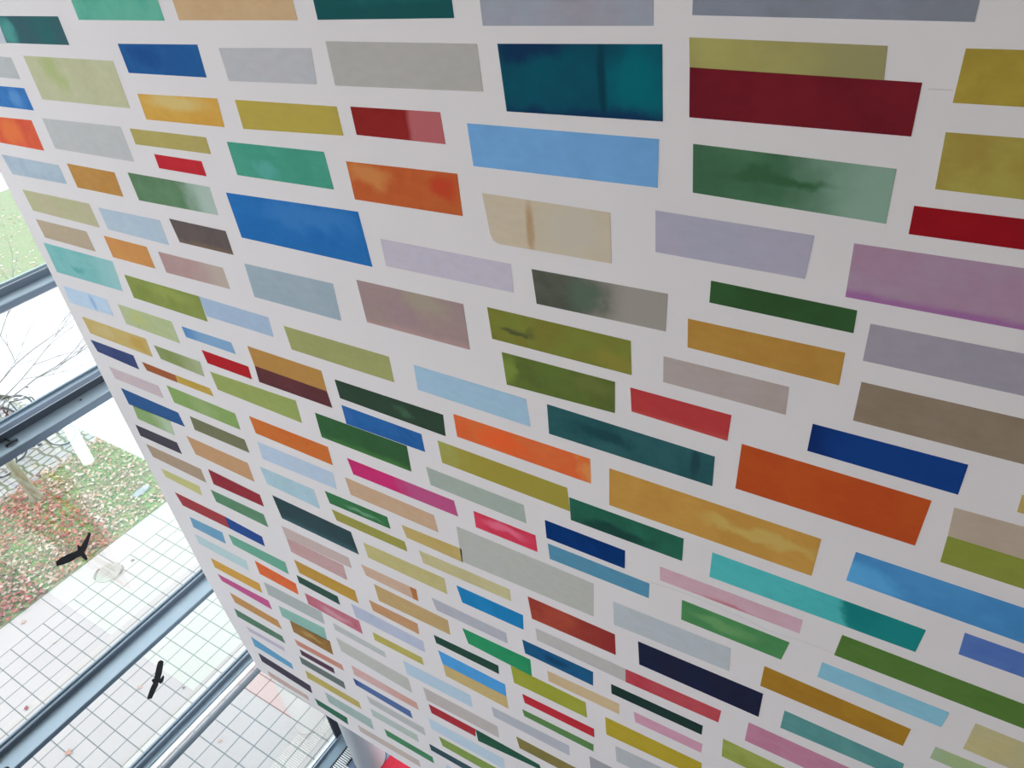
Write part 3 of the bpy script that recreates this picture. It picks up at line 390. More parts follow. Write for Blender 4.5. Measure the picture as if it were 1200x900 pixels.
('hot magenta painted rectangle between marigold one above and dull orange one below',[-5.0076,5.4988,-4.3414,5.5164,-4.3429,5.3954,-4.9855,5.4123],[0.579,0.124,0.3],[0.561,0.117,0.287],[]),
('dull orange painted rectangle between hot magenta one above and dusky green one below',[-4.9458,5.2752,-4.3286,5.2578,-4.3228,5.1356,-4.9381,5.1405],[0.581,0.314,0.125],[0.563,0.301,0.12],[]),
('dusky green painted rectangle between dull orange one above and thin pale lilac one below',[-5.0094,5.0113,-4.3736,5.0048,-4.3699,4.9009,-5.0195,4.8851],[0.127,0.243,0.167],[0.117,0.228,0.155],[]),
('thin pale lilac painted rectangle just below the dusky green one',[-4.9454,4.7833,-4.4327,4.7952,-4.4404,4.7318,-4.9267,4.7169],[0.573,0.517,0.636],[0.561,0.505,0.623],[]),
('small bright sky blue painted rectangle just below the thin pale lilac one',[-4.9498,4.6226,-4.4211,4.5606,-4.4306,4.4594,-4.9633,4.4653],[0.154,0.405,0.619],[0.146,0.385,0.599],[]),
('dark aubergine painted rectangle just below the small bright sky blue one',[-4.9607,4.3567,-4.2599,4.3233,-4.2813,4.1806,-4.9662,4.2124],[0.08,0.071,0.104],[0.076,0.067,0.095],[]),
('dusty pink beige painted rectangle just below the dark aubergine one',[-4.945,4.0692,-4.3877,4.0557,-4.3946,3.97,-4.9561,3.966],[0.601,0.454,0.416],[0.588,0.443,0.401],[]),
]
ROUND = {i for i, r in enumerate(RECTS) if r[0].startswith('cream stained')}

# ------------------------------------------------------------------ the painted wall
WX = [(-5.303,9.027),(-5.307,8.347),(-5.312,7.503),(-5.294,6.526),(-5.262,5.323),(-5.212,4.693),(-5.136,4.093),(-5.117,3.975)]
poly = [(5.5,0,3.86),(5.5,0,14),(-5.30,0,14)] + [(x,0,z) for x, z in WX] + [(-4.403,0,3.867)]
wb = MB(); wb.prism([(p[0],0,p[2]) for p in poly], (0,.08,0))
wall = tag(wb.build('wall_back', M_WALL), kind='structure')
M_HAIR = principled('plaster_hairline', (.66,.65,.65), .9, spec=.05)
for pts in ([(-0.909, 7.681), (-0.771, 7.698), (-0.63, 7.697), (-0.475, 7.689), (-0.343, 7.671), (-0.212, 7.685), (-0.076, 7.689)], [(-0.184, 9.925), (-0.13, 9.925)]):
    b = MB()
    for (xa, za), (xb, zb) in zip(pts[:-1], pts[1:]):
        b.prism([(xa,-.0005,za),(xb,-.0005,zb),(xb,-.0005,zb+.003),(xa,-.0005,za+.003)], (0,.0005,0))
    b.build('hairline_crack', M_HAIR, wall)

for i, (lab, q, A, B, lay) in enumerate(RECTS):
    P = [(q[0],q[1]),(q[2],q[3]),(q[4],q[5]),(q[6],q[7])]
    cx = sum(p[0] for p in P)/4; cz = sum(p[1] for p in P)/4
    if i in ROUND:       # a patch with a softly rounded lower left corner
        bl = P[3]; P = P[:3] + [(bl[0]+.035,bl[1]), (bl[0]+.01,bl[1]+.01), (bl[0],bl[1]+.035)]
    x0 = min(p[0] for p in P); x1 = max(p[0] for p in P); z0 = min(p[1] for p in P); z1 = max(p[1] for p in P)
    b = MB(); b.prism([(x-cx, -.0012, z-cz) for x, z in P][::-1], (0,.0012,0))
    o = b.build('painted_rectangle', paint('paint_%03d' % i, A, B, lay))
    o.location = (cx, .0003, cz)
    uvl = o.data.uv_layers.new(name='UVMap')
    for lp in o.data.loops:
        v = o.data.vertices[lp.vertex_index].co
        uvl.data[lp.index].uv = ((v.x+cx-x0)/(x1-x0), (v.z+cz-z0)/(z1-z0))
    tag(o, lab, 'painted rectangle', 'rectangles painted on the white wall')

# ------------------------------------------------------------------ room shell (mostly outside the frame)
FX = -6.175
M_CEIL = principled('warm_ceiling', (.90,.77,.64), .8)
M_SIDE = principled('warm_side_wall', (.66,.56,.48), .8)
tag(MB().box((FX-.02,-9,14),(5.7,6,14.2)).build('ceiling', M_CEIL), kind='structure')
tag(MB().box((5.5,-9,0),(5.7,6,14)).build('wall_right', principled('grey_side_wall', (.30,.27,.25), .8)), kind='structure')
tag(MB().box((FX,-9.2,0),(5.7,-9,14)).build('wall_front', M_SIDE), kind='structure')
M_FLOOR = principled('pale_screed', (.17,.25,.37), .5, var=(.15,.23,.35), scale=2)
tag(MB().prism([(-5.97,-9,-.2),(5.7,-9,-.2),(5.7,.5,-.2),(-3.8,.5,-.2),(-3.8,6,-.2),(-5.97,6,-.2)], (0,0,.25)).build('floor', M_FLOOR), kind='structure')
tag(MB().box((-3.8,.5,-.2),(5.7,6,.05)).build('trim_19', principled('veil_floor', (.50,.72,.64), .5)), kind='structure')  # unseen pale green floor part, added to brighten the reflection in the glass

# ------------------------------------------------------------------ glass facade
Y0, Y1 = -9.0, 6.0
ZT = [8.115, 7.075, 4.455, 2.955]          # top faces of the four transoms in view
FH = .055
M_DEEP = principled('dark_slate_metal', (.055,.075,.10), .5, metal=.2)
M_SASH = principled('sash_metal', (.24,.31,.40), .45, metal=.3, spec=.5)
def transom(n, zt, kind):
    d = {1:.16, 2:.22, 3:.235, 4:.10}[kind]; fh = {1:.05, 2:.065, 3:.045, 4:.05}[kind]
    o = MB().box((FX-.04,Y0,zt-fh),(FX+d,Y1,zt)).build('trim_%d' % n, M_ALU, bevel=.006)
    tag(o, kind='structure')
    MB().box((FX+d,Y0,zt-fh-.006),(FX+d+.004,Y1,zt-.012)).build('front_shade', M_ALUD, o)  # darker strip puts the shade of the unlit front face into colour
    bh, bd = {1:(.055,.03), 2:(.115,.045), 3:(.055,.032), 4:(.055,.032)}[kind]
    MB().box((FX-.008,Y0,zt+.0005),(FX+bd,Y1,zt+(.068 if kind == 2 else bh))).build('glazing_bead', M_DEEP if kind == 2 else M_ALUD, o)
    if kind == 2: MB().box((FX-.008,Y0,zt+.0685),(FX+bd,Y1,zt+bh)).build('sash_rail', M_SASH, o)
    if kind == 2:
        MB().box((FX+bd,Y0,zt+.066),(FX+bd+.006,Y1,zt+.073)).build('gasket', M_PALE, o)
    else:
        MB().box((FX+.012,Y0,zt+bh),(FX+.017,Y1,zt+bh+.004)).build('gasket', M_PALE, o)
    MB().box((FX-.03,Y0,zt+bh*.2),(FX-.010,Y1,zt+bh+.02)).build('outer_bead', M_ALU if kind == 1 else M_ALUD, o)
    return o
T = [transom(i+1, z, i+1) for i, z in enumerate(ZT)]
# bottom frame and sill
M_SILL = principled('sill_metal', (.15,.22,.27), .45, metal=.3, spec=.4)
o = tag(MB().box((FX-.05,Y0,0),(FX+.20,Y1,.105)).build('trim_5', M_SILL, bevel=.004), kind='structure')
MB().box((FX-.045,Y0,.106),(FX-.008,Y1,.165)).build('outer_bead', M_PALE, o)
MB().box((FX-.006,Y0,.106),(FX+.03,Y1,.150)).build('glazing_bead', M_ALUD, o)
MB().box((FX+.012,Y0,.150),(FX+.017,Y1,.153)).build('gasket', M_PALE, o)
# mullions: the one beside the column, one out of frame either side, and the head
for n, (a, b) in enumerate([(1.01,1.55),(-2.66,-2.58),(4.8,4.88),(-6.4,-6.32)]):
    tag(MB().box((FX-(.02 if n == 0 else .04),a,0),(FX+(.018 if n == 0 else .21),b,14)).build('trim_%d' % (n+6), M_DARK if n == 0 else M_ALUD), kind='structure')
zs = [0.13] + sorted(ZT) + [14]
k = 1
for i in range(5):
    z0, z1 = zs[i], zs[i+1]
    g = MB().box((FX-.004,Y0,z0+.01),(FX+.000,Y1,z1-.005)).build('window_%d' % k, M_GLASS); tag(g, kind='structure'); k += 1
# latch on the second transom
lt = empty('window_latch', (-6.036,-.558,7.075)); tag(lt, 'small black T-shaped latch on the light grey window transom', 'latch')
MB().tube([(-.085,0,.03),(-.0,0,.03)], .009, 8).build('stem', M_DARK, lt, True)
MB().tube([(.0,-.045,.02),(.012,-.02,.03),(.015,0,.033),(.012,.02,.03),(0,.045,.02)], .011, 8).build('grip', M_DARK, lt, True)
for c in lt.children: c.location.z = -.01
sc = MB().tube([(FX+.11,.06,7.074),(FX+.11,.06,7.079)], .010, 12).build('screw', M_DARK, None, True)
tag(sc, 'tiny dark screw head in the middle of the light grey transom', 'screw')
kn = empty('clamp', (-6.05,-1.94,4.457)); tag(kn, 'black clamp with two round heads on the transom at the lower left corner', 'clamp')
for xx in (-.09,.09): MB().tube([(xx,0,0),(xx,0,.02),(xx,0,.035),(xx,0,.045)], [.026,.028,.026,.016], 16).build('clamp_head', M_DARK, kn, True)
MB().box((-.09,-.008,0),(.09,.008,.006)).build('clamp_bar', M_ALU, kn)
# handrail and white bar in front of the lowest transom
hr = empty('handrail', (FX,0,2.955)); tag(hr, 'grey steel rail with a white bar running along the lowest window transom', 'handrail')
MB().box((.108,Y0+.2,-.045),(.172,Y1-.2,-.005)).build('white_bar', M_BRIGHT, hr, bevel=.008)['label'] = 'bright white bar'  # very pale bar drawn as a plain white band
MB().tube([(.222,Y0+.2,-.055),(.222,Y1-.2,-.055)], .034, 20).build('steel_tube', M_STEEL, hr, True)['label'] = 'brushed steel tube'
for y in (-7,-5,-3.2,3.2,5):
    MB().box((.02,y-.02,-.07),(.20,y+.02,-.05)).build('bracket', M_ALUD, hr)

# bird of prey silhouettes stuck on the glass
B1 = [(-0.367,5.812),(-0.376,5.831),(-0.431,5.795),(-0.473,5.769),(-0.493,5.755),(-0.503,5.787),(-0.511,5.789),(-0.531,5.747),(-0.558,5.752),(-0.614,5.774),(-0.673,5.789),(-0.724,5.785),(-0.736,5.742),(-0.685,5.712),(-0.63,5.689),(-0.566,5.68),(-0.533,5.67),(-0.529,5.632),(-0.521,5.594),(-0.497,5.599),(-0.494,5.653),(-0.495,5.677),(-0.462,5.701),(-0.418,5.749),(-0.374,5.796)]
B2 = [(-0.419, 3.936), (-0.405, 3.895), (-0.443, 3.831), (-0.481, 3.775), (-0.519, 3.733), (-0.476, 3.744), (-0.475, 3.713), (-0.508, 3.671), (-0.542, 3.671), (-0.549, 3.712), (-0.567, 3.682), (-0.624, 3.644), (-0.682, 3.6), (-0.719, 3.636), (-0.708, 3.668), (-0.642, 3.731), (-0.593, 3.765), (-0.596, 3.793), (-0.589, 3.813), (-0.565, 3.804), (-0.528, 3.853), (-0.477, 3.922), (-0.446, 3.949)]
for pts, lab in ((B1, 'black bird silhouette sticker, wings bent, on the pane in front of the leafy lawn'),
                 (B2, 'black bird silhouette sticker, wings straight, on the pane in front of the pavement')):
    cy = sum(p[0] for p in pts)/len(pts); cz = sum(p[1] for p in pts)/len(pts)
    o = MB().prism([(0,y-cy,z-cz) for y, z in pts], (.001,0,0)).build('bird_sticker', M_BLACK)
    o.location = (FX+.0008, cy, cz); tag(o, lab, 'window sticker', 'bird silhouettes on the glass')

# ------------------------------------------------------------------ inside, below the wall
gp = empty('floor_grille', (-5.785,0,.095)); tag(gp, 'long metal slatted floor grille beside the window sill and white column', 'grille')
M_SLAT = principled('grille_metal', (.72,.78,.80), .35, metal=.2)
MB().box((-.17,-4,-.045),(.19,.79,-.03)).box((-.17,.79,-.045),(-.018,3.88,-.03)).build('tray', M_DARK, gp)
MB().box((-.19,-4,-.045),(-.17,3.88,.012)).build('edge_bar', M_DARK, gp)
b = MB(); y = -4.0
while y < 3.85:
    b.box((-.168,y,-.028),(.188 if y < .78 else -.02,y+.014,.008)); y += .030
b.build('slats', M_SLAT, gp)
M_COLUMN = principled('column_gloss_white', (.42,.44,.46), .4, spec=.4)
cl = empty('round_column', (-5.565,1.05,.05)); tag(cl, 'glossy round white column below the wall corner, beside the floor grille', 'column')
n = 40
MB().tube([(0,0,.02),(0,0,13.94)], .222, 40).build('shaft', M_COLUMN, cl, True)
MB().tube([(0,0,0),(0,0,.02)], .229, 40).build('shadow_gap_ring', M_DARK, cl, True)['label'] = 'thin black ring for the shadow gap at the base'  # black ring paints in the shadow gap under the shaft
M_RED = principled('red_carpet', (.50,.022,.05), .85, var=(.46,.018,.042), scale=20, bump=.3, bscale=300)
cp = MB().box((-5.345,.93,.05),(-3.95,3.6,.066)).build('red_carpet', M_RED, bevel=.004); tag(cp, 'bright red floor carpet beside the white column, under the wall', 'carpet')
# hanging lit cylinder behind the wall (seen as a reflection in the glass)
M_LAMP = bpy.data.materials.new('lamp_glow'); nt, N_, L_ = nodes_of(M_LAMP)
e = N_.new('ShaderNodeEmission'); e.inputs[0].default_value = (.95,1,1,1); e.inputs[1].default_value = 5.5; oo = N_.new('ShaderNodeOutputMaterial'); L_.new(e.outputs[0], oo.inputs[0])
lp = empty('pendant_lamp', (-3.07,.95,4.42)); tag(lp, 'white lit tube lamp hanging behind the wall, mirrored in the glass over the lawn', 'lamp')
MB().tube([(0,0,0),(0,0,1.0)], .075, 24).build('lamp_tube', M_LAMP, lp, True)
MB().tube([(0,0,1.0),(0,0,1.06)], .085, 24).build('cap', M_WHITE, lp, True)
MB().tube([(0,0,1.06),(0,0,9.6)], .008, 6).build('cable', M_DARK, lp, True)

# ------------------------------------------------------------------ outside: paving
def paving(name, fx, fy, px, py, col, var, joint=(.12,.135,.13), jw=.012, mortar=None):
    m = bpy.data.materials.new(name); nt, N, L = nodes_of(m)
    out = N.new('ShaderNodeOutputMaterial'); p = N.new('ShaderNodeBsdfPrincipled'); L.new(p.outputs[0], out.inputs[0]); p.inputs['Roughness'].default_value = .7
    p.inputs['Specular IOR Level'].default_value = .25
    g = N.new('ShaderNodeNewGeometry'); sp = N.new('ShaderNodeSeparateXYZ'); L.new(g.outputs['Position'], sp.inputs[0])
    def M1(op, a, b=None):
        n = N.new('ShaderNodeMath'); n.operation = op
        for i, v in enumerate((a, b)):
            if v is None: continue
            if isinstance(v, (int, float)): n.inputs[i].default_value = v
            else: L.new(v, n.inputs[i])
        return n.outputs[0]
    def joints(o, ph, per):
        u = M1('DIVIDE', M1('SUBTRACT', o, ph), per); fl = M1('FLOOR', u); fr = M1('SUBTRACT', u, fl)
        d = M1('MULTIPLY', M1('MINIMUM', fr, M1('SUBTRACT', 1., fr)), per); return d, fl
    dx, ix = joints(sp.outputs['X'], fx, px); dy, iy = joints(sp.outputs['Y'], fy, py)
    nz = N.new('ShaderNodeTexNoise'); nz.inputs['Scale'].default_value = 30; L.new(g.outputs['Position'], nz.inputs['Vector'])
    d = M1('ADD', M1('MINIMUM', dx, dy), M1('MULTIPLY', M1('SUBTRACT', nz.outputs[0], .5), -.006))
    mr = N.new('ShaderNodeMapRange'); mr.interpolation_type = 'SMOOTHSTEP'; mr.inputs[1].default_value = jw*.35; mr.inputs[2].default_value = jw; L.new(d, mr.inputs[0])
    cb = N.new('ShaderNodeCombineXYZ'); L.new(ix, cb.inputs[0]); L.new(iy, cb.inputs[1])
    wn = N.new('ShaderNodeTexWhiteNoise'); L.new(cb.outputs[0], wn.inputs['Vector'])
    n2 = N.new('ShaderNodeTexNoise'); n2.inputs['Scale'].default_value = 1.6; n2.inputs['Detail'].default_value = 7; n2.inputs['Roughness'].default_value = .7; L.new(g.outputs['Position'], n2.inputs['Vector'])
    fac = M1('ADD', M1('MULTIPLY', wn.outputs[0], .5), M1('MULTIPLY', n2.outputs[0], .6))
    mx = N.new('ShaderNodeMix'); mx.data_type = 'RGBA'; L.new(fac, mx.inputs[0]); mx.inputs[6].default_value = (*col, 1); mx.inputs[7].default_value = (*var, 1)
    m2 = N.new('ShaderNodeMix'); m2.data_type = 'RGBA'; L.new(mr.outputs[0], m2.inputs[0]); m2.inputs[6].default_value = (*joint, 1); L.new(mx.outputs[2], m2.inputs[7])
    L.new(m2.outputs[2], p.inputs['Base Color'])
    bp = N.new('ShaderNodeBump'); bp.inputs['Strength'].default_value = .5; bp.inputs['Distance'].default_value = .006; L.new(mr.outputs[0], bp.inputs['Height']); L.new(bp.outputs[0], p.inputs['Normal'])
    return m
YR = -2.15
PC = (.41,.385,.37); PV = (.37,.345,.33)
M_TILE = paving('small_tiles', -12.53, 1.292+YR, .3085, .3025, PC, PV)
M_SLAB = paving('kerb_slabs', -13.15, 2.512+YR-.605, .62, .605, PC, PV)
M_PATH = paving('large_path_slabs', -13.15, 6.0+YR, 1.25, .9, (.47,.48,.49), (.44,.45,.46), joint=(.30,.31,.31), jw=.02)
def ground(name, x0, x1, y0, y1, m, z=0, t=.25):
    o = MB().box((x0,y0,z-t),(x1,y1,z)).build(name, m); tag(o, kind='structure'); return o
GY = 6.0+YR            # far side of the near lawn
ground('trim_10', -12.53, FX-.05, -16, 16, M_TILE)
ground('trim_11', -13.15, -12.53, -16, 16, M_SLAB)
ground('trim_12', -25.8, -20.35, -16, 24, M_PATH)
ground('trim_13', -20.35, -13.15, GY, 24, M_PATH)
ground('trim_14', -60, -38.3, -16, 40, M_PATH)
# cobbles
def cobble():
    m = bpy.data.materials.new('cobbles'); nt, N, L = nodes_of(m)
    out = N.new('ShaderNodeOutputMaterial'); p = N.new('ShaderNodeBsdfPrincipled'); L.new(p.outputs[0], out.inputs[0]); p.inputs['Roughness'].default_value = .8
    g = N.new('ShaderNodeNewGeometry'); mp = N.new('ShaderNodeMapping'); mp.inputs['Scale'].default_value = (4.6,3.7,1); L.new(g.outputs['Position'], mp.inputs[0])
    v = N.new('ShaderNodeTexVoronoi'); v.feature = 'DISTANCE_TO_EDGE'; v.voronoi_dimensions = '2D'; v.inputs['Scale'].default_value = 1; v.inputs['Randomness'].default_value = .42; L.new(mp.outputs[0], v.inputs['Vector'])
    v2 = N.new('ShaderNodeTexVoronoi'); v2.voronoi_dimensions = '2D'; v2.inputs['Scale'].default_value = 1; v2.inputs['Randomness'].default_value = .42; L.new(mp.outputs[0], v2.inputs['Vector'])
    mr = N.new('ShaderNodeMapRange'); mr.interpolation_type = 'SMOOTHSTEP'; mr.inputs[1].default_value = .05; mr.inputs[2].default_value = .16; L.new(v.outputs[0], mr.inputs[0])
    c = N.new('ShaderNodeValToRGB'); c.color_ramp.elements[0].color = (.36,.35,.325,1); c.color_ramp.elements[1].color = (.27,.28,.30,1)
    s = N.new('ShaderNodeSeparateColor'); L.new(v2.outputs['Color'], s.inputs[0]); L.new(s.outputs[0], c.inputs[0])
    no = N.new('ShaderNodeTexNoise'); no.inputs['Scale'].default_value = 1.3; L.new(g.outputs['Position'], no.inputs['Vector'])
    jc = N.new('ShaderNodeValToRGB'); jc.color_ramp.elements[0].position = .4; jc.color_ramp.elements[1].position = .6
    jc.color_ramp.elements[0].color = (.11,.10,.07,1); jc.color_ramp.elements[1].color = (.10,.125,.05,1); L.new(no.outputs[0], jc.inputs[0])
    x = N.new('ShaderNodeMix'); x.data_type = 'RGBA'; L.new(mr.outputs[0], x.inputs[0]); L.new(jc.outputs[0], x.inputs[6]); L.new(c.outputs[0], x.inputs[7]); L.new(x.outputs[2], p.inputs['Base Color'])
    b = N.new('ShaderNodeBump'); b.inputs['Strength'].default_value = .8; b.inputs['Distance'].default_value = .02; L.new(mr.outputs[0], b.inputs['Height']); L.new(b.outputs[0], p.inputs['Normal'])
    return m
M_COB = cobble()
ground('trim_15', -20.35, -16.55, -16, GY, M_COB, .0)
# lawns
def lawn_mat(name, g1, g2, brown, thr):
    m = bpy.data.materials.new(name); nt, N, L = nodes_of(m)
    out = N.new('ShaderNodeOutputMaterial'); p = N.new('ShaderNodeBsdfPrincipled'); L.new(p.outputs[0], out.inputs[0]); p.inputs['Roughness'].default_value = .9
    g = N.new('ShaderNodeNewGeometry')
    a = N.new('ShaderNodeTexNoise'); a.inputs['Scale'].default_value = 1.4; a.inputs['Detail'].default_value = 6; a.inputs['Roughness'].default_value = .7; L.new(g.outputs['Position'], a.inputs['Vector'])
    b = N.new('ShaderNodeTexNoise'); b.inputs['Scale'].default_value = 14; b.inputs['Detail'].default_value = 6; L.new(g.outputs['Position'], b.inputs['Vector'])
    c = N.new('ShaderNodeValToRGB'); c.color_ramp.elements[0].position = .35; c.color_ramp.elements[1].position = .65; c.color_ramp.elements[0].color = (*g1,1); c.color_ramp.elements[1].color = (*g2,1); L.new(b.outputs[0], c.inputs[0])
    d = N.new('ShaderNodeValToRGB'); d.color_ramp.elements[0].position = thr-.05; d.color_ramp.elements[1].position = thr+.08; L.new(a.outputs[0], d.inputs[0])
    x = N.new('ShaderNodeMix'); x.data_type = 'RGBA'; L.new(d.outputs[0], x.inputs[0]); L.new(c.outputs[0], x.inputs[6]); x.inputs[7].default_value = (*brown,1); L.new(x.outputs[2], p.inputs['Base Color'])
    bb = N.new('ShaderNodeBump'); bb.inputs['Strength'].default_value = 1; bb.inputs['Distance'].default_value = .04; L.new(b.outputs[0], bb.inputs['Height']); L.new(bb.outputs[0], p.inputs['Normal'])
    return m
M_LAWN = lawn_mat('near_lawn', (.12,.20,.055), (.22,.31,.11), (.26,.19,.12), .5)
M_LAWN2 = lawn_mat('far_lawn', (.15,.215,.105), (.225,.28,.165), (.24,.235,.17), .60)
M_CURB = principled('path_edging', (.20,.205,.195), .8, var=(.29,.295,.285), scale=2)
ground('trim_16', -16.55, -13.15, -16, GY, M_LAWN, .01)
ground('trim_17', -38.3, -26.6, -16, 40, M_LAWN2, .01)
ground('trim_18', -26.6, -25.8, -16, 40, M_CURB, .02)
# grass tufts (uncountable)
M_BL = [principled('grass_a', (.14,.24,.06), .8), principled('grass_b', (.26,.36,.13), .8), principled('grass_c', (.30,.30,.14), .8)]
def tufts(name, x0, x1, y0, y1, n, lab, h=.05):
    b = MB()
    for _ in range(n):
        x = random.uniform(x0, x1); y = random.uniform(y0, y1); mi = random.choice((0,0,1,1,2))
        for _ in range(3):
            a = random.uniform(0, math.tau); l = random.uniform(.5,1.2)*h; ww = .006; dx, dy = math.cos(a), math.sin(a)
            b.add([(x-dy*ww,y+dx*ww,.008),(x+dy*ww,y-dx*ww,.008),(x+dx*l*.8,y+dy*l*.8,.008+l)], [(0,1,2)], mi)
    tag(b.build(name, M_BL), lab, 'grass', kind='stuff')
tufts('grass', -16.5, -13.2, -3.0, GY-.02, 13000, 'short green grass of the lawn beside the tiled pavement')
# fallen leaves
LC = [(.36,.13,.085),(.38,.21,.14),(.28,.065,.055),(.43,.30,.23),(.48,.40,.34),(.24,.055,.06),(.18,.12,.085)]
M_LF = [principled('leaf_%s' % s, c, .7) for s, c in zip('abcdefg', LC)]
def leaf_geo(b, x, y, z, s, mi, flat=.25):
    a = random.uniform(0, math.tau); tx = random.uniform(-flat, flat); ty = random.uniform(-flat, flat)
    out = []
    prof = [(1,.0),(.45,.32),(.55,.75),(.05,.42),(-.25,.6),(-.35,.25),(-.95,0),(-.35,-.25),(-.25,-.6),(.05,-.42),(.55,-.75),(.45,-.32)]
    for (u, v) in prof:
        px, py = u*s, v*s; zz = z + px*tx + py*ty + abs(v)*s*.35
        out.append((x + px*math.cos(a)-py*math.sin(a), y + px*math.sin(a)+py*math.cos(a), max(zz, .004)))
    n = len(out)
    out.append((x, y, max(z,.006)))
    b.add(out, [(n, i, (i+1) % n) for i in range(n)], mi)
def litter():
    b = MB(); cnt = 0
    from mathutils import noise
    while cnt < 5600:
        x = random.uniform(-16.7, -13.16); y = random.uniform(-3.0, GY-.03)
        d = noise.noise(Vector((x*.9, y*.9, 3.1)))*.5+.5
        red = noise.noise(Vector((x*.7+9, y*.7, 1.7)))*.5+.5
        right = max(0, min(1, (y-1.9)/.5 - ( -15.0 - x)*.12))  # side where paler, sparser leaves paint in the reflected veil of the glass
        if random.random() > (.25 + 1.15*d*d)*(1-.35*right): continue
        if right > .5: mi = random.choice((3,4,4,3,6,1))
        else: mi = random.choice((0,0,2,5,1,3)) if red > .47 else random.choice((3,6,1,4,0))
        leaf_geo(b, x, y, .03+random.random()*.03, random.uniform(.028,.06), mi, .5); cnt += 1
    tag(b.build('fallen_leaves', M_LF), 'red, brown and tan fallen leaves littering the lawn around the tree trunk', 'leaves', kind='stuff')
litter()
b = MB()
M_SPECK = [principled('pale_leaf', (.66,.60,.50), .8), M_LF[1]]
for _ in range(1100):
    x = random.uniform(-36,-26.8); y = random.uniform(3,18)
    leaf_geo(b, x, y, .03, random.uniform(.03,.065), 0 if random.random() < .7 else 1, .3)
tag(b.build('scattered_leaves', M_SPECK), 'pale leaves scattered thinly over the far green lawn', 'leaves', kind='stuff')
# single leaves on the pavement
LV = [(-12.884,-.121,.06,3,'pale red fallen leaf on the kerb slabs beside the lawn'),
      (-11.126,-1.049,.055,5,'dark red fallen leaf on the tiles above the wide transom, near left edge'),
      (-9.762,-1.137,.075,1,'star-shaped brown fallen leaf on the tiles below the wide transom'),
      (-9.756,.112,.055,3,'pinkish fallen leaf on the tiles left of the straight-winged bird sticker'),
      (-9.074,.468,.04,6,'small brown fallen leaf on the tiles right of the straight-winged bird sticker'),
      (-7.815,.144,.045,3,'pale fallen leaf on the tiles below the steel handrail'),
      (-11.933,-.086,.045,4,'pale tan fallen leaf on the tiles halfway between lawn and wide transom'),
      (-12.275,2.411,.07,4,'curled beige fallen leaf on the bright tiles near the lawn corner'),
      (-12.325,1.793,.05,6,'small brown fallen leaf on the tiles beside the round manhole cover')]
for x, y, s, mi, lab in LV:
    b = MB(); leaf_geo(b, 0, 0, .012, s, 0, .15)
    o = b.build('fallen_leaf', M_LF[mi]); o.location = (x, y, 0); tag(o, lab, 'leaf', 'single leaves on the pavement')
# manhole cover and pale oval on the lawn
M_MH = principled('cover_stone', (.33,.32,.29), .8, var=(.30,.29,.26), scale=6)
mh = empty('manhole_cover', (-12.50,1.375,0)); tag(mh, 'round beige manhole cover set in the tiles beside the lawn', 'manhole cover')
MB().tube([(0,0,0),(0,0,.008)], .245, 40).build('cover', M_MH, mh)
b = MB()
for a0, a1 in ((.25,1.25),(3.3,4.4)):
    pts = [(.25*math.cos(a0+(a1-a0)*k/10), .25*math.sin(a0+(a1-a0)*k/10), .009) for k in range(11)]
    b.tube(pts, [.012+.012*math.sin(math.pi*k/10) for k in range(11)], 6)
b.build('rim', principled('dark_rim', (.22,.20,.17), .8), mh)  # two dark brown arcs along the edge of the cover
b = MB()
b.box((-.012,-.24,.008),(.0,.24,.0095)); b.box((-.24,-.006,.008),(.1,.004,.0095))
b.build('seam', principled('cover_seam', (.24,.23,.21), .8), mh)
ov = MB(); ov.tube([(0,0,0),(0,0,.03),(0,0,.045)], [.17,.16,.10], 24)
o = ov.build('flat_stone', principled('pale_plastic', (.20,.22,.25), .6, var=(.27,.29,.32), scale=9), None, True); o.location = (-13.9,3.12,.02); o.scale = (.6,1.25,1); tag(o, 'pale grey oval flat stone lying among the leaves on the lawn', 'stone')

# ------------------------------------------------------------------ tree
M_BARK = principled('bark', (.30,.29,.20), .9, var=(.22,.21,.14), scale=9, bump=.6, bscale=30)
M_TWIG = principled('twig_bark', (.19,.19,.19), .85)
tr = empty('bare_tree', (-15.92,1.90,0)); tag(tr, 'slim bare tree with olive brown trunk standing in the leafy lawn', 'tree')
MB().tube([(.02,.0,-.05),(0,0,.06),(0,-.01,.25),(.02,-.05,.8),(.02,-.11,1.5),(.0,-.15,2.1),(-.05,-.2,2.6),(-.1,-.2,3.6)], [.15,.125,.105,.095,.09,.085,.075,.05], 14).build('trunk', M_BARK, tr, True)
def twigs(start, d, ln, r, depth, b):
    P = [Vector(start)]; d = Vector(d).normalized(); n = 7
    for i in range(n):
        d = (d + Vector((random.uniform(-.16,.16), random.uniform(-.16,.16), random.uniform(-.10,.16)))).normalized()
        P.append(P[-1] + d*ln/n)
        if depth and i > 0 and random.random() < .75:
            sd = (d + Vector((random.uniform(-.8,.8), random.uniform(-.8,.8), random.uniform(-.5,.5)))).normalized()
            twigs(P[-1], sd, ln*random.uniform(.35,.6), r*.55, depth-1, b)
    b.tube(P, [r*(1-.75*i/n) for i in range(n+1)], 5)
for st, d, ln, r in [((-.02,-.18,2.5),(-.02,1,.46),2.9,.017),((0,-.15,2.2),(.05,1,.26),3.1,.019),((-.05,-.18,2.8),(-.2,1,.44),2.6,.015),
                     ((0,-.15,2.6),(.5,-1,.5),2.0,.02),((-.08,-.2,3.5),(-.2,-.1,1),1.6,.04),((-.02,-.15,2.35),(.12,1,.16),2.6,.015)]:
    b = MB(); twigs(st, d, ln, r, 2, b); b.build('branch', M_TWIG, tr)

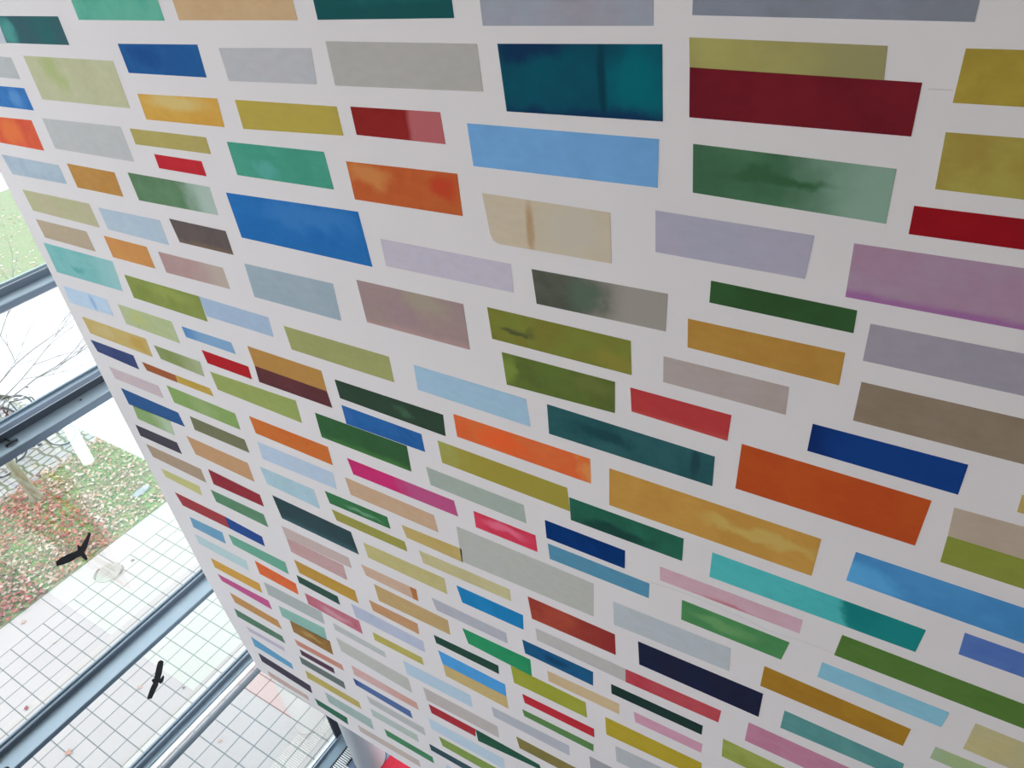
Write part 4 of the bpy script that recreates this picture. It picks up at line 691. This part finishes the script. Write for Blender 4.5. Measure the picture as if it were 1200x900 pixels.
# ------------------------------------------------------------------ bicycles
M_TYRE = principled('tyre_rubber', (.05,.05,.055), .7); M_RIM = principled('rim_metal', (.55,.57,.60), .3, metal=.8)
M_FRM = [principled('frame_grey', (.13,.15,.17), .35, metal=.3), principled('frame_black', (.03,.035,.04), .4), principled('frame_silver', (.45,.48,.50), .35, metal=.5)]
M_SAD = principled('saddle_black', (.03,.03,.035), .6)
def wheel(t, x, name):
    wv = empty(name, (x,0,.34)); wv.parent = t
    MB().ring((0,0,0), .325, .018, mi=0).build('tyre', M_TYRE, wv, True)
    MB().ring((0,0,0), .298, .011, k=6).build('rim', M_RIM, wv, True)
    b = MB()
    for k in range(18):
        a = math.tau*k/18; s = .02*(-1)**k
        b.tube([(0,s,0),(.295*math.cos(a),0,.295*math.sin(a))], .0018, 4, caps=False)
    b.tube([(0,-.05,0),(0,.05,0)], .018, 8); b.build('spokes', M_RIM, wv)
def bicycle(fm):
    t = empty('bicycle')
    wheel(t, -.52, 'wheel'); wheel(t, .55, 'wheel')
    BB = (-.08,0,.29); ST = (-.22,0,.80); HT = (.33,0,.86); HB = (.37,0,.70); RA = (-.52,0,.34); FA = (.55,0,.34)
    b = MB(); r = .016
    b.tube([BB, ST], r); b.tube([ST, HT], r); b.tube([HB, BB], r*1.15); b.tube([HT, HB], r*1.2)
    for s in (-.045,.045):
        b.tube([ST,(RA[0],s,RA[2])], .009); b.tube([BB,(RA[0],s,RA[2])], .010)
    b.build('frame', fm, t, True)
    b = MB()
    for s in (-.05,.05): b.tube([(.385,s,.66),(.45,s,.5),(FA[0],s,FA[2])], .011)
    b.tube([(.385,-.05,.66),(.385,.05,.66)], .013); b.tube([HB,(.385,0,.66)], .014); b.build('fork', fm, t, True)
    b = MB(); b.tube([HT,(.30,0,.98)], .014); b.tube([(.18,-.29,1.0),(.27,-.22,1.0),(.33,-.05,.985),(.33,.05,.985),(.27,.22,1.0),(.18,.29,1.0)], .012, 8); b.build('handlebar', M_RIM, t, True)
    for s in (-.29,.29):
        MB().tube([(.20,s*.96,1.0),(.11,s*1.02,1.0)], .018, 8).build('grip', M_SAD, t, True)
    b = MB(); b.tube([ST,(-.26,0,.93)], .013); b.build('seat_post', M_RIM, t, True)
    b = MB(); b.tube([(-.40,0,.945),(-.36,0,.955),(-.25,0,.955),(-.12,0,.95)], [.05,.075,.045,.018], 12); sd = b.build('saddle', M_SAD, t, True)
    b = MB(); b.ring((BB[0],.03,BB[2]), .085, .010, n=24, k=6)
    b.tube([(BB[0],-.08,BB[2]),(BB[0],.08,BB[2])], .018, 8); b.tube([(BB[0],.075,BB[2]),(BB[0]+.12,.075,BB[2]-.12)], .010, 6); b.tube([(BB[0],-.075,BB[2]),(BB[0]-.12,-.075,BB[2]+.12)], .010, 6)
    b.box((BB[0]+.08,.07,BB[2]-.135),(BB[0]+.17,.15,BB[2]-.11)); b.box((BB[0]-.17,-.15,BB[2]+.11),(BB[0]-.08,-.07,BB[2]+.135))
    b.build('crankset', M_TYRE, t, True)
    for x, a0, a1 in ((-.52,.5,2.9),(.55,.3,2.2)):
        b = MB(); b.ring((x,0,.34), .362, .012, n=20, k=6, a0=a0, a1=a1); b.build('mudguard', fm, t, True)
    b = MB()
    for s in (-.06,-.02,.02,.06): b.tube([(-.80,s,.76),(-.36,s,.76)], .005, 5)
    b.tube([(-.80,-.06,.76),(-.80,.06,.76)], .006, 5)
    for s in (-.06,.06): b.tube([(-.70,s,.76),(-.52,s,.36)], .006, 5)
    b.build('rack', M_RIM, t)
    return t
b1 = bicycle(M_FRM[0]); b1.location = (-17.35,1.5,.0); b1.rotation_euler = (math.radians(4),0,math.radians(95)); tag(b1, 'grey bicycle on the cobbles right behind the tree trunk', 'bicycle', 'bicycles parked on the cobbles')
b2 = copy_tree(b1); b2.location = (-17.44,2.86,0); b2.rotation_euler = (math.radians(-4),0,math.radians(60)); tag(b2, 'dark bicycle whose chainring shows just below the transom, right of the trunk', 'bicycle', 'bicycles parked on the cobbles')
b3 = copy_tree(b1); b3.location = (-19.62,3.04,0); b3.rotation_euler = (math.radians(5),0,math.radians(60)); tag(b3, 'silver bicycle leaning on the cobbles just above the dark transom', 'bicycle', 'bicycles parked on the cobbles')
b4 = copy_tree(b1); b4.location = (-18.62,3.32,0); b4.rotation_euler = (math.radians(-6),0,math.radians(38)); tag(b4, 'dark bicycle partly hidden by the transom, right of the silver one', 'bicycle', 'bicycles parked on the cobbles')
def recolor(t, fm):
    for c in t.children:
        if c.type == 'MESH' and c.name.split('.')[0] in ('frame','fork','mudguard'):
            c.data = c.data.copy(); c.data.materials[0] = fm
recolor(b2, M_FRM[1]); recolor(b3, M_FRM[2]); recolor(b4, M_FRM[1])

# ------------------------------------------------------------------ colour management
S.view_settings.view_transform = 'Standard'; S.view_settings.look = 'None'
S.view_settings.gamma = 1; S.view_settings.use_curve_mapping = False
S.view_settings.exposure = EXPO
